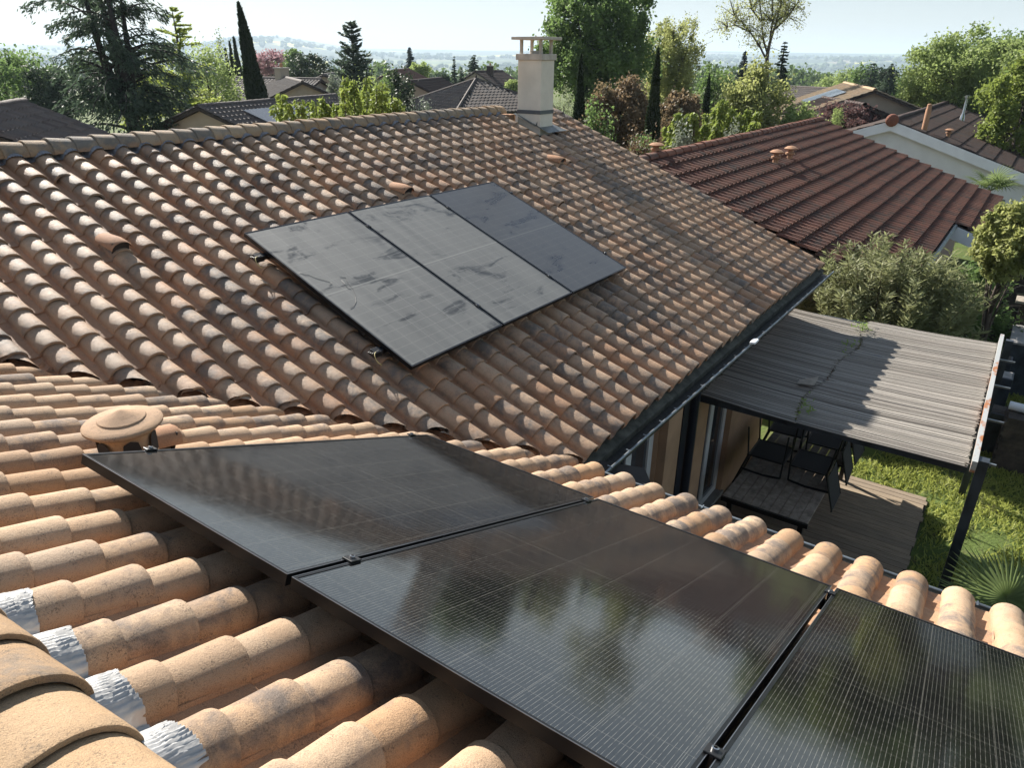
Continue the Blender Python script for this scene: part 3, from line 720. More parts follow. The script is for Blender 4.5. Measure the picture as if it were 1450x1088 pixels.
# rails under the panels
def rail(p, q, label, n):
    mb = MB(); mb.bar(p, q, .04, .04, n); o = mb.build('mounting_rail', M['black'], None); tag(o, label, 'rail', 'mounting rails under the panels'); return o
for s_, l in ((.28, 'black mounting rail under the upper end of the main roof panels'), (PL-.30, 'black mounting rail under the lower end of the main roof panels')):
    q = PM + dM*s_ - nM*.056; rail(Vector((PM.x-.07, q.y, q.z)), Vector((PM.x+3*PW+2*GAP+.05, q.y, q.z)), l, nM)
    # connector lump and loose cable on the rail's open end
    m = MB(); e0 = Vector((PM.x-.075, q.y, q.z)); m.bar(e0-Vector((.03,0,0)), e0+Vector((.05,0,0)), .062, .05, nM)
    for k in range(3): m.bar(e0+Vector((-.05, -.02+.02*k, .01)), e0+Vector((.02, -.02+.02*k, .014)), .013, .013)
    o = m.build('rail_connector', M['blackp'], None, bevel=.003); tag(o, 'black cable connector at the open end of the %s rail' % ('upper' if s_ < 1 else 'lower'), 'connector')
    m = MB(); pts = [e0+Vector((.03, 0, .0))+Vector((-.10*math.sin(t*.7), -.12*t*.3, -.03*t*.3+.03*math.sin(t*1.3))) for t in np.linspace(0, 3.2, 14)]
    m.tube(pts, .003, 6); o = m.build('cable', M['reed_y'], None, smooth=True); tag(o, 'thin yellow green cable dangling from the %s rail end' % ('upper' if s_ < 1 else 'lower'), 'cable')
for s_, l in ((.24, 'black mounting rail under the upper end of the foreground panels'), (PL-.115, 'black mounting rail under the lower end of the foreground panels')):
    q = PN + dN*s_ - nN*.056; rail(Vector((q.x, PN.y+.02, q.z)), Vector((q.x, PN.y-4.6, q.z)), l, nN)
# thin dark cracks on the leftmost upper panel
def crack(pts, r=.0011):
    m = MB(); P = []
    for i, (px, py) in enumerate(pts):
        d = ray(px, py); t = nM.dot(PM)/nM.dot(d); P.append(d*t + nM*.0006)
    m.tube(P, r, 5); o = m.build('crack', M['blackp'], None, smooth=True); link_ = panM[0]; o.parent = link_; o.matrix_parent_inverse = world_of(link_).inverted()
crack([(423, 386), (431, 389), (436, 389), (447, 394), (458, 397), (466, 399), (470, 402), (466, 404)])
crack([(481, 392), (489, 393), (493, 402), (500, 410), (503, 418), (504, 427), (501, 434), (496, 437)])
crack([(484, 397), (492, 408), (497, 409)])
# clamps seen on the upper edge of the first foreground panel
# ------------------------------------------------------------------ reed shade
PZ = -3.55
perg = thing('pergola', 'steel framed terrace shade covered with two grey reed mats', 'pergola', (8.9, 1.1, GZ))
def reed_mat_obj(y0, y1, x0, x1, seed):
    rr = random.Random(seed); mb = MB(); rv = []; x = x0
    while x < x1:
        r = rr.uniform(.0035, .0060); n = 5; a0 = y0(x) + rr.gauss(0, .012); a1 = y1(x) + rr.gauss(0, .016); zz = rr.gauss(0, .003)
        if rr.random() < .06: a1 += rr.uniform(-.12, .03)
        pts = []
        for i in range(n+1):
            y = a0+(a1-a0)*i/n; sag = -.035*math.sin(math.pi*((y+.15)/2.6))*1 + .012*noise.noise(Vector((x*1.5, y*1.2, seed)))
            pts.append(Vector((x + .012*noise.noise(Vector((x*9, y*2, seed))) + .02*(y-1.2), y, PZ+sag+zz)))
        b = len(mb.f); mb.tube(pts, r, 4, False); rv += [rr.random()]*(len(mb.f)-b); x += r*1.6 + abs(rr.gauss(0, .0008)) + (.008 if rr.random() < .012 else 0)
    o = mb.build('reed_mat', M['reed'], perg, smooth=False); face_rnd(o.data, rv); tag(o, kind='stuff'); return o
seam = lambda x: 1.49 + .05*math.sin(x*1.7) + .035*math.sin(x*4.1)
reed_mat_obj(lambda x: -.14, lambda x: seam(x)-.012-.012*math.sin(x*5), 7.45, 11.5, 3)
reed_mat_obj(lambda x: seam(x)+.012, lambda x: 2.56, 7.42, 11.3, 5)
def steel(name, p, q, w, h, m='steelpost'): mb = MB(); mb.bar(p, q, w, h); return mb.build(name, M[m], perg)
steel('edge_beam', (7.38, -.20, PZ+.03), (11.66, -.17, PZ+.03), .045, .12, 'rustbeam')
steel('edge_beam', (7.4, WY-.05, PZ-.03), (11.0, WY-.05, PZ-.03), .05, .10, 'wood_dk')
for x in (7.5, 8.8, 10.1, 11.4): steel('cross_beam', (x, -.16, PZ-.07), (x, WY-.08, PZ-.07), .045, .07, 'steelpost')
steel('post', (7.52, -.27, GZ), (7.52, -.27, PZ+.07), .09, .11); steel('post', (11.5, -.27, GZ), (11.5, -.27, PZ+.07), .09, .09)
for x in (8.7, 9.8, 10.8, 7.6): steel('bracket', (x, -.20, PZ+.0), (x, -.38, PZ+.0), .022, .022, 'zinc_rim')
for x in (7.9, 8.4, 9.0, 9.6, 10.4):
    mb = MB(); mb.bar((x, 2.56, PZ+.01), (x, WY-.0, PZ+.04), .06, .03); mb.build('wall_batten', M['wood_lt'], perg)
# a twig with leaves caught in the seam
tw = MB(); random.seed(5)
for (cx_, cy_, n_) in ((10.95, 1.50, 60), (10.1, 1.48, 26), (7.75, 1.45, 34)):
    for i in range(n_):
        p = Vector((cx_+random.gauss(0, .13), cy_+random.gauss(0, .06), PZ+.02+random.random()*.07)); d = Vector((random.gauss(0,1), random.gauss(0,1), random.gauss(0,.5))).normalized()*.035
        e_ = Vector((-d.y, d.x, .01)).normalized()*.011; tw.add([p-d, p+e_, p+d, p-e_], [(0,1,2,3)])
LEAF_BR = foliage('bright leaf', (.16,.24,.05), (.30,.38,.09), (.45,.45,.22))
o = tw.build('fallen_leaves', LEAF_BR); tag(o, 'small green leaves caught in the seam between the two reed mats', 'leaves', kind='stuff')
mb = MB(); mb.add([(8.5, 1.72, PZ+.03), (8.70, 1.55, PZ+.05), (8.42, 1.53, PZ+.035), (8.38, 1.72, PZ+.03)], [(0,1,2,3)]); mb.add([(8.5, 1.72, PZ+.026), (8.70, 1.55, PZ+.046), (8.42, 1.53, PZ+.031), (8.38, 1.72, PZ+.026)], [(3,2,1,0)])
o = mb.build('cardboard_scrap', M['wood_lt']); tag(o, 'small grey brown scrap lying on the reed mat beside the seam', 'scrap')

# ------------------------------------------------------------------ terrace
deck = MB(); deck.box((5.5, .12, GZ-.05), (11.0, WY-.002, GZ+.02)); dk = deck.build('terrace', M['under']); tag(dk, kind='structure')
x = 5.52
while x < 10.95:
    mb = MB(); y0 = .12 + random.uniform(-.02, .03)
    mb.box((x, y0, GZ+.024), (x+.112, WY-.01, GZ+.048)); mb.build('deck_board', M['deck'], dk, bevel=.004); x += .120
# patio table
tb = thing('patio_table', 'long grey brown slatted patio table under the reed shade', 'table', (9.5, 1.75, GZ+.05))
TZ = GZ+.05+.74
for k in range(9):
    yy = 1.24+k*.121
    mb = MB(); mb.box((8.14, yy, TZ-.025), (10.86, yy+.112, TZ)); mb.build('slat', M['table'], tb, bevel=.003)
for a_, b_ in (((8.10, 1.23, TZ-.06), (8.135, 2.33, TZ-.002)), ((10.865, 1.23, TZ-.06), (10.9, 2.33, TZ-.002)), ((8.14, 1.26, TZ-.07), (10.86, 1.29, TZ-.028)), ((8.14, 2.27, TZ-.07), (10.86, 2.30, TZ-.028))):
    mb = MB(); mb.box(a_, b_); mb.build('table_rail', M['chairm'], tb)
for (x, yy) in ((8.16, 1.29), (8.16, 2.2), (10.78, 1.29), (10.78, 2.2)):
    mb = MB(); mb.box((x, yy, GZ+.05), (x+.06, yy+.06, TZ-.071)); mb.build('leg', M['chairm'], tb)
# armchairs stored upside down on the table
def make_chair():
    e = thing('garden_chair', 'black mesh garden armchair', 'chair')
    w, dp, sh, bh = .54, .50, .42, .92; L = []
    def pt(name, segs, m='chairm', r=.013, par=e):
        mb = MB()
        for s_ in segs: mb.tube(s_, r, 6)
        return mb.build(name, M[m], par, smooth=True, sharp=60)
    for sx in (-1, 1):
        x = sx*w/2
        pt('leg', [[(x, dp/2, 0), (x, dp/2-.02, .64)]]); pt('leg', [[(x, -dp/2-.03, 0), (x, -dp/2+.02, sh)]])
        pt('armrest', [[(x, dp/2-.02, .64), (x, 0, .665), (x, -dp/2-.05, .65)]], r=.016)
        pt('back_frame', [[(x, -dp/2+.02, sh), (x*.97, -dp/2-.13, bh)]])
    for q_ in ([(-w/2, dp/2-.01, sh), (w/2, dp/2-.01, sh)], [(-w/2, -dp/2+.02, sh), (w/2, -dp/2+.02, sh)], [(-w/2+.01, dp/2, sh), (-w/2+.01, -dp/2, sh)], [(w/2-.01, dp/2, sh), (w/2-.01, -dp/2, sh)]): pt('seat_rail', [q_])
    pt('back_rail', [[(-w/2, -dp/2-.125, bh), (w/2, -dp/2-.125, bh)]])
    mb = MB(); mb.box((-w/2+.015, -dp/2+.02, sh-.004), (w/2-.015, dp/2-.02, sh+.004)); mb.build('seat', M['chairf'], e)
    mb = MB(); V = [(-w/2+.02, -dp/2+.005, sh+.03), (w/2-.02, -dp/2+.005, sh+.03), (w/2-.025, -dp/2-.125, bh-.01), (-w/2+.025, -dp/2-.125, bh-.01)]
    mb.add(V+[(a, b-.006, c) for a, b, c in V], [(0,1,2,3), (7,6,5,4), (0,4,5,1), (1,5,6,2), (2,6,7,3), (3,7,4,0)]); mb.build('backrest', M['chairf'], e)
    return e
proto = make_chair()
spots = [(9.25, 1.50, 0, 'upside down black chair nearest the bare table end, its back hanging on the lawn side'),
         (10.05, 1.50, 0, 'upside down black chair in the middle of the lawn side of the table'),
         (10.75, 1.50, 0, 'upside down black chair farthest from the bare table end, lawn side'),
         (9.2, 2.06, 180, 'upside down black chair on the wall side, nearer the bare table end'),
         (10.1, 2.06, 180, 'upside down black chair on the wall side, farther from the bare end')]
for i, (x, yy, rz, lab) in enumerate(spots):
    o = proto if i == 0 else copy_tree(proto)
    # turned over: the seat rests on the table edge, legs in the air, back hanging beside the table
    o.matrix_basis = Matrix.Translation((x, yy, TZ+.675)) @ Matrix.Rotation(R(rz+random.uniform(-4, 4)), 4, 'Z') @ Matrix.Rotation(R(180), 4, 'Y')
    tag(o, lab, 'chair', 'upside down garden chairs on the patio table')

# ------------------------------------------------------------------ neighbouring houses
def roof_courses(o, u, d, n, width, length, mat, par, col_w=.25, row_l=.37, amp=.035, arc=4, name='tiles', step=.03, clipf=None):
    """courses of interlocking tiles over a slope: o top left corner, u across, d down; one mesh, too small to pick apart"""
    nc = max(1, int(width/col_w)); nr = max(1, int(round(length/row_l))); row_l = length/nr; col_w = width/nc
    V = []; Fs = []; rv = []; px = []
    for c in range(nc):
        for j in range(arc): px.append((c+j/arc)*col_w)
    px.append(width); np_ = len(px)
    ph = [max(0, math.sin(math.pi*2*((x/col_w) % 1)))**.8*amp if amp else 0 for x in px]
    for r in range(nr):
        b = len(V); wob = [.004*noise.noise(Vector((x*.8, r*1.3, 2.2))) for x in px]
        for (s, lift) in ((r*row_l-.03, 0), ((r+1)*row_l, step), ((r+1)*row_l, -.01)):
            for i in range(np_):
                V.append(o + u*px[i] + d*s + n*((ph[i] if lift >= 0 else ph[i]*.6)+lift+wob[i]))
        cr = [random.random() for _ in range(nc+1)]
        for q in range(2):
            for i in range(np_-1):
                if clipf and not clipf(V[b+q*np_+i]): continue
                Fs.append((b+q*np_+i, b+q*np_+i+1, b+(q+1)*np_+i+1, b+(q+1)*np_+i)); rv.append(cr[i//arc])
    mb = MB(); mb.add(V, Fs)
    if u.cross(d).dot(n) < 0: mb.f = [f[::-1] for f in mb.f]
    ob = mb.build(name, mat, par); face_rnd(ob.data, rv); tag(ob, kind='stuff'); return ob
def cap_run(p, q, rad, mat, par, length=.42, name='ridge_tile', maxn=60):
    p = Vector(p); q = Vector(q); L = (q-p).length; n = max(1, int(L/length)); d = (q-p)/n; dn = d.normalized()
    side = dn.cross(up).normalized(); w = side.cross(dn)
    mb0 = MB(); V = []; Fs = []
    for y, s_ in ((-.02, .9), (d.length, 1.05), (d.length, .85)):
        for j in range(9): a = math.pi*j/8; V.append((-math.cos(a)*rad*s_, y, math.sin(a)*rad*.8*s_))
    for i in range(2):
        for j in range(8): k = i*9+j; Fs.append((k, k+1, k+10, k+9)[::-1])
    mb0.add(V, flip_check(V, Fs)); me = mb0.mesh(name, mat, smooth=True, sharp=40)
    for i in range(n):
        o = bpy.data.objects.new(name, me); link(o, par); o.matrix_basis = frame(side, dn, w, p+d*i+w*random.gauss(0, .004))
def wall_prism(pts, z0, par, mat, name='wall'):
    mb = MB(); n = len(pts); lo = [Vector((p[0], p[1], z0)) for p in pts]; hi = [Vector((p[0], p[1], p[2])) for p in pts]
    mb.add(lo+hi, [(i, (i+1) % n, n+(i+1) % n, n+i) for i in range(n)]); return mb.build(name, mat, par)
def gable_house(name, label, c, ang, length, width, z_eave, pitch, wallm, roofm, over=.4, detail=1, cat='house', col_w=.25, amp=.035, ridge_m=None, gz=None, row_l=.37):
    """c: centre (x,y) of the ridge; ang: ridge direction; returns root and its frame"""
    gz = gz if gz is not None else ground_h(c[0], c[1]); t = math.tan(R(pitch)); zr = z_eave + t*width/2
    root = thing(name, label, cat, (c[0], c[1], gz))
    u = Vector((math.cos(ang), math.sin(ang), 0)); v = Vector((-u.y, u.x, 0)); C = Vector((c[0], c[1], 0))
    hl, hw = length/2, width/2; iw = hw-over; il = hl-over*.7
    def W(a, b, z): q = C+u*a+v*b; return Vector((q.x, q.y, z))
    z_w = zr - t*iw - .12
    mb = MB(); lo = [W(-il,-iw,gz-1), W(il,-iw,gz-1), W(il,iw,gz-1), W(-il,iw,gz-1)]; hi = [W(-il,-iw,z_w), W(il,-iw,z_w), W(il,iw,z_w), W(-il,iw,z_w)]; ap = [W(-il,0,zr-.12), W(il,0,zr-.12)]
    mb.add(lo+hi+ap, [(0,1,5,4), (2,3,7,6), (1,2,6,9,5), (3,0,4,8,7)]); mb.build('wall', wallm, root)
    for sg in (-1, 1):
        d = (W(0, sg*hw, z_eave)-W(0, 0, zr)); L = d.length; d = d/L; n = u.cross(d); n = n if n.z > 0 else -n
        o = W(-hl, 0, zr)
        sl = MB(); a_, b_, c_, e_ = o, o+u*length, o+u*length+d*L, o+d*L; k = Vector((0,0,-.13))
        sl.add([a_, b_, c_, e_, a_+k, b_+k, c_+k, e_+k], [(0,1,2,3), (7,6,5,4), (0,4,5,1), (1,5,6,2), (2,6,7,3), (3,7,4,0)])
        rf = sl.build('roof', M['wood_dk'], root)
        roof_courses(o+n*.02, u, d, n, length, L, roofm, rf, col_w=col_w, amp=amp, row_l=row_l)
        g = MB(); g.tube([W(-hl, sg*(hw+.06), z_eave-.06), W(hl, sg*(hw+.06), z_eave-.06)], .06, 6); g.build('gutter', M['zinc'], root)
    cap_run(W(-hl, 0, zr+.03), W(hl, 0, zr+.03), .12, ridge_m or roofm, root) if detail else None
    if not detail:
        g = MB(); g.tube([W(-hl, 0, zr+.02), W(hl, 0, zr+.02)], .1, 8); g.build('ridge_cap', ridge_m or roofm, root)
    return root, W, zr
def add_window(root, W, a, b, z, w, h, face, m='shutter'):
    """face 'v+','v-','u+','u-': which wall; a along it, z centre"""
    fr = MB(); gl = MB()
    if face[0] == 'u':
        sg = 1 if face[1] == '+' else -1; e = b*sg
        P = lambda x, y, zz: W(e+sg*x, y, zz)
    else:
        sg = 1 if face[1] == '+' else -1; e = b*sg
        P = lambda x, y, zz: W(y, e+sg*x, zz)
    def bx(mbb, y0, y1, z0, z1, x0, x1):
        pts = [P(x, y, zz) for zz in (z0, z1) for (x, y) in ((x0, y0), (x1, y0), (x1, y1), (x0, y1))]
        mbb.add(pts, [(0,3,2,1),(4,5,6,7),(0,1,5,4),(1,2,6,5),(2,3,7,6),(3,0,4,7)])
    t = .06
    bx(fr, a-w/2, a-w/2+t, z-h/2, z+h/2, -.02, .04); bx(fr, a+w/2-t, a+w/2, z-h/2, z+h/2, -.02, .04); bx(fr, a-w/2+t, a+w/2-t, z+h/2-t, z+h/2, -.02, .04); bx(fr, a-w/2+t, a+w/2-t, z-h/2, z-h/2+t, -.02, .04)
    bx(fr, a-t/2, a+t/2, z-h/2+t, z+h/2-t, -.02, .035)
    f = fr.build('window', M['pvc'] if m == 'pvc' else M['shutter'], root); bx(gl, a-w/2+t, a+w/2-t, z-h/2+t, z+h/2-t, .002, .012); gl.build('pane', M['glass'], f)
def flue(root, p, h, kind='clay'):
    mb = MB(); p = Vector(p)
    if kind == 'clay':
        mb.lathe([(.07, -.3), (.07, h*.45), (.12, h*.5), (.12, h*.6), (.06, h*.62), (.06, h*.72), (.15, h*.78), (.17, h*.84), (.10, h*.95), (0, h)], p, 14); o = mb.build('roof_vent', M['vent'] if h < .7 else M['ridgeR'], root, smooth=True, sharp=40)
    elif kind == 'pipe':
        mb.lathe([(.10, -.3), (.10, h*.8), (.085, h*.82), (.085, h*.97), (.05, h), (0, h)], p, 14); o = mb.build('flue_pipe', M['vent'], root, smooth=True, sharp=40)
    else:
        mb.lathe([(.13, -.1), (.10, h*.22), (.055, h*.3), (.055, h*.9), (.11, h*.91), (.11, h), (0, h*1.01)], p, 14); o = mb.build('steel_flue', M['brass'], root, smooth=True, sharp=40)
    return o
def chimney(root, p, w, h, mat):
    mb = MB(); x, y, z = p; mb.box((x-w/2, y-w/2, z-1), (x+w/2, y+w/2, z+h)); c = mb.build('chimney', mat, root)
    mb = MB(); mb.box((x-w/2-.06, y-w/2-.06, z+h+.001), (x+w/2+.06, y+w/2+.06, z+h+.08)); mb.build('cap_slab', M['chim_cap'], c)
    mb = MB(); mb.lathe([(.1, h+.08), (.1, h+.35), (.07, h+.36)], (x, y, z), 10); mb.build('chimney_pot', M['vent'], c)

# next door: red brown roof. Slope facing the camera is asymmetric in plan, so it is built by hand
nx = thing('red_roofed_house', 'low house next door with a wide red brown tiled roof and two clay vents', 'house', (17, 3, GZ))
tR = R(19.3); RY, RZ = 6.70, -1.95; dR = Vector((0, -math.cos(tR), -math.sin(tR))); nR_ = Vector((0, -math.sin(tR), math.cos(tR)))
def pR(x, s, h=0): return Vector((x, RY, RZ)) + dR*s + nR_*h
RX0, RX1, RXN = 13.80, 28.46, 21.7
LR1 = (RY-1.42)/math.cos(tR); LR2 = (RY-.70)/math.cos(tR)
def slab(pts, name, m, par, th=.12):
    mb = MB(); n = len(pts); lo = [p-Vector((0,0,th)) for p in pts]; mb.add(pts+lo, [tuple(range(n)), tuple(range(2*n-1, n-1, -1))]+[(i, n+i, n+(i+1) % n, (i+1) % n) for i in range(n)]); return mb.build(name, m, par)
rs = slab([pR(RX0, 0), pR(RX0, LR1), pR(RXN, LR1), pR(RXN, LR2), pR(RX1, LR2), pR(RX1, 0)], 'roof', M['wood_dk'], nx)
nrow = 14; rl = LR1/nrow
roof_courses(pR(RX0, 0, .02), uM, dR, nR_, RXN-RX0, LR1, M['tileR'], rs, col_w=.245, row_l=rl, amp=.052, arc=6, step=.07)
roof_courses(pR(RXN, 0, .02), uM, dR, nR_, RX1-RXN, LR2, M['tileR'], rs, col_w=.245, row_l=LR2/16, amp=.052, arc=6, step=.07)
cap_run(pR(RX1, 0, .05), pR(RX0, 0, .05), .14, M['ridgeR'], nx)
rear = slab([pR(RX0, 0), pR(RX1, 0), Vector((RX1, 12.4, RZ-2.0)), Vector((RX0, 12.4, RZ-2.0))], 'roof', M['tileR'], nx)
WE1, WE2 = RY-LR1*math.cos(tR)+.45, RY-LR2*math.cos(tR)+.45
ze1 = pR(0, LR1-.45).z-.1; ze2 = pR(0, LR2-.45).z-.1
wall_prism([(RX0+.3, WE1, ze1), (RX0+.3, RY, RZ-.12), (RX0+.3, 12., RZ-2.0), (RX1-.3, 12., RZ-2.0), (RX1-.3, RY, RZ-.12), (RX1-.3, WE2+.5, ze2+.2), (RXN+.2, WE2+.5, ze2+.2), (RXN+.2, WE1+.5, ze1+.1)], GZ-.3, nx, M['wall_brown'])
mb = MB(); mb.add([(RXN-.03, .74, -4.06), (RXN-.03, 1.5, -3.80), (RXN-.03, 1.5, -4.15), (RXN-.03, .74, -4.40), (RXN, .74, -4.06), (RXN, 1.5, -3.80), (RXN, 1.5, -4.15), (RXN, .74, -4.40)], [(0,1,2,3),(7,6,5,4),(0,4,5,1),(1,5,6,2),(2,6,7,3),(3,7,4,0)])
mb.build('verge_board', M['whitew'], nx)
for a_, b_, yy, zz in ((RX0, RXN-.05, 1.36, pR(0, LR1).z-.05), (RXN, RX1, .64, pR(0, LR2).z-.05)):
    mb = MB(); mb.tube([(a_, yy, zz), (b_, yy, zz)], .06, 8); mb.build('gutter', M['zinc_rim'], nx)
for (px_, py_) in ((1097, 236), (1117, 230)):
    d = ray(px_, py_); P0 = Vector((0, RY, RZ)); t = nR_.dot(P0)/nR_.dot(d); flue(nx, d*t, .42)
flue(nx, pR(14.9, -.05), .32)
# white gabled neighbour with the dark roof
WX0, WYc, WZr, WX1 = 32.5, 5.02, -2.10, 50.4
tW = 18.5
rt_, Wf, wzr = gable_house('white_gabled_house', 'house with a white gable wall and dark brown tiled roof behind the red brown roof', ((WX0+WX1)/2, WYc), 0, WX1-WX0, 15.6, WZr-math.tan(R(tW))*7.8, tW, M['white'], M['tileW'], over=.25, gz=ground_h(30, 4), col_w=.3, amp=.03, row_l=.62, ridge_m=M['tileW'])
mb = MB(); tw_ = math.tan(R(tW))
for sg in (-1, 1):
    for (x_, w_) in ((WX0-.06, .36),):
        a_ = Vector((x_, WYc, WZr+.0)); b_ = Vector((x_, WYc+sg*7.8, WZr-tw_*7.8)); k = Vector((0, 0, -w_)); e_ = Vector((.05, 0, 0))
        mb.add([a_, b_, b_+k, a_+k, a_+e_, b_+e_, b_+k+e_, a_+k+e_], [(0,1,2,3),(7,6,5,4),(0,4,5,1),(1,5,6,2),(2,6,7,3),(3,7,4,0)])
mb.build('verge_board', M['whitew'], rt_)
mb = MB(); mb.lathe([(.02, -.1), (.22, -.08), (.24, .12), (.16, .22), (0, .26)], (0, 0, 0), 14); mb.v = [(WX0-.1+v[2]*.5, WYc+v[0], WZr+.02+v[1]) for v in mb.v]; mb.build('ridge_end_cap', M['ridgeR'], rt_, smooth=True)
def on_W(px_, py_):
    n_ = Vector((0, -math.sin(R(tW)), math.cos(R(tW)))); P0 = Vector((0, WYc, WZr)); d = ray(px_, py_); return d*(n_.dot(P0)/n_.dot(d))
flue(rt_, on_W(1308, 186), 1.0, 'pipe'); flue(rt_, on_W(1361, 172), 1.15, 'steel'); flue(rt_, on_W(1342, 195), .35)

def far_house(name, label, px0, py0, px1, py1, dist0, dist1, width, eave_drop, wallm, roofm, **kw):
    """ridge given by its two ends in the photo and their distances"""
    a = at(px0, py0, dist0); b = at(px1, py1, dist1); z = (a.z+b.z)/2; c = (a+b)/2; d = b-a; L = math.hypot(d.x, d.y)
    pitch = math.degrees(math.atan(eave_drop/(width/2)))
    return gable_house(name, label, (c.x, c.y), math.atan2(d.y, d.x), L, width, z-eave_drop, pitch, wallm, roofm, **kw)
far_house('corner_roof_house', 'house at the left edge of the photo with a dark corrugated looking tile roof', -90, 152, 37, 153, 22, 27, 9, 2.0, M['wallN2'], M['tileG'], amp=.06, col_w=.27)
h2, W2, z2 = far_house('pale_gabled_house', 'pale gabled house behind the ridge with blue white solar panels on its dark roof', 278, 147, 475, 139, 33, 41.5, 9.0, 1.65, M['wallN1'], M['tileG'], amp=.06, col_w=.27)
# its solar panels
def pv_far(root, W, zr, width, drop, a0, a1, b0, b1, sg, n, label, m):
    th = drop/(width/2)
    for i in range(n):
        x0 = a0+(a1-a0)*i/n+.01; x1 = a0+(a1-a0)*(i+1)/n-.01
        P = [W(x, sg*y, zr-th*y+.16) for (x, y) in ((x0, b0), (x1, b0), (x1, b1), (x0, b1))]; mb = MB(); k = Vector((0, 0, -.05)); mb.add(P+[p+k for p in P], [(0,1,2,3),(7,6,5,4),(0,4,5,1),(1,5,6,2),(2,6,7,3),(3,7,4,0)])
        o = mb.build('solar_panel', m); tag(o, label[i], 'solar panel', 'solar panels on distant roofs')
GLF = pv_glass('distant module glass', .25, (.03,.04,.06), .1, .16)
pv_far(h2, W2, z2, 9.0, 1.65, -3.6, .6, .9, 2.7, -1, 3, ['left of the three pale blue solar panels on the roof beside the tall cypress', 'middle of the three pale blue solar panels on the roof beside the tall cypress', 'right of the three pale blue solar panels, partly behind the bright green bush'], GLF)
h3, W3, z3 = far_house('tan_hip_house', 'grey brown roofed house with a cream chimney behind the tall cypress', 330, 111, 455, 111, 62, 58, 13, 2.3, M['wallN2'], M['tileG'], detail=0)
p3 = at(400, 112, 58); chimney(h3, (p3.x, p3.y, p3.z-.6), .7, 1.3, M['wallN1'])
far_house('gable_end_house', 'house with a beige gable end to the right of the cream chimney roof', 428, 113, 395, 110, 48, 62, 11, 2.4, M['wallN1'], M['tileG'], detail=0)
far_house('tiled_shed', 'small beige gabled outbuilding left of the big spiky conifer', 458, 105, 475, 104, 70, 78, 7, 1.4, M['wallN1'], M['tileG'], detail=0)
far_house('brown_roofed_house', 'beige house with a plain brown roof left of the pyramid roof', 580, 113, 625, 112, 62, 72, 9, 2.1, M['wallN1'], M['tileW'], detail=0)
far_house('rust_roofed_house', 'rust brown roof half hidden behind the dark magnolia', 558, 98, 580, 99, 85, 92, 10, 2.2, M['wallN2'], M['tileR'], detail=0)
h6, W6, z6 = far_house('dark_roofed_house', 'far grey house with a dark roof and chimney behind the pyramid roof', 672, 100, 712, 101, 95, 100, 10, 2.4, M['wallN2'], M['tileW'], detail=0)
p6 = at(694, 101, 96); chimney(h6, (p6.x, p6.y, p6.z-.3), .6, .9, M['tileW'])
far_house('low_brown_house', 'low brown roof just behind our ridge right of the bright bush', 470, 142, 540, 152, 30, 34, 7, 1.3, M['wallN2'], M['tileG'], amp=.05)
# pyramid roofed house
def pyramid_house(name, label, apex, half, drop, ang, wallm, roofm):
    gz = ground_h(apex.x, apex.y); root = thing(name, label, 'house', (apex.x, apex.y, gz)); ze = apex.z-drop
    cs = [Vector((apex.x+half*1.414*math.cos(ang+math.pi/4+k*math.pi/2), apex.y+half*1.414*math.sin(ang+math.pi/4+k*math.pi/2), ze)) for k in range(4)]
    iw = [Vector((apex.x+(p.x-apex.x)*.9, apex.y+(p.y-apex.y)*.9, ze+drop*.08)) for p in cs]
    wall_prism([tuple(p) for p in iw], gz-1, root, wallm)
    for k in range(4):
        a, b = cs[k], cs[(k+1) % 4]; u = (b-a).normalized(); mid = (a+b)/2; d = mid-apex; L = d.length; d = d/L; n = u.cross(d); n = n if n.z > 0 else -n
        rf = MB(); kz = Vector((0,0,-.12)); rf.add([apex, a, b, apex+kz, a+kz, b+kz], [(0,1,2), (5,4,3), (1,4,5,2)]); r_ = rf.build('roof', M['wood_dk'], root)
        w = (b-a).length
        roof_courses(apex - u*w/2 + n*.02, u, d, n, w, L, roofm, r_, col_w=.3, amp=.07, row_l=.4, clipf=lambda p, A=apex, u=u, d=d, w=w, L=L: abs((p-A).dot(u)) < (p-A).dot(d)/L*w/2+.05)
        g = MB(); g.tube([apex+up*.04, a+up*.05], .10, 6); g.build('hip_cap', roofm, root)
    return root
ap = at(674, 112, 55); h5 = pyramid_house('pyramid_roofed_house', 'cream house with a grey ribbed pyramid roof and small finial', ap, 4.3, 1.9, AZ+R(35), M['wallN1'], M['tileG'])
mb = MB(); mb.lathe([(.06, 0), (.09, .15), (.03, .3), (0, .5)], ap, 8); mb.build('finial', M['tileW'], h5)
# beige house with tan roof, right
h8, W8, z8 = far_house('tan_roofed_house', 'beige gabled house with a tan tiled roof, a solar panel and a lean-to', 1240, 124, 1195, 121, 46, 60, 9.6, 1.75, M['wallN1'], M['tileT'], detail=1, amp=.05)
add_window(h8, W8, -2.6, 6.6, z8-3.0, 1.2, 1.3, 'u-', 'shutter')
pv_far(h8, W8, z8, 9.6, 1.75, -3.5, 2.0, 1.0, 3.0, 1, 1, ['pale solar panel on the tan roof of the beige gabled house'], GLF)
lt = at(1205, 158, 40); far_house('lean_to', 'low dark tiled lean-to roof in front of the beige gabled house', 1165, 141, 1225, 146, 50, 43, 5, .9, M['wallN1'], M['tileW'], amp=.05)
far_house('long_grey_house', 'long low grey roof behind the maroon bush', 1112, 124, 1200, 125, 70, 66, 10, 2.0, M['wallN1'], M['tileG'], detail=0)
far_house('low_grey_house', 'small grey brown roof at the foot of the feathery cedar', 1060, 133, 1120, 134, 62, 58, 9, 1.8, M['wallN1'], M['tileG'], detail=0)

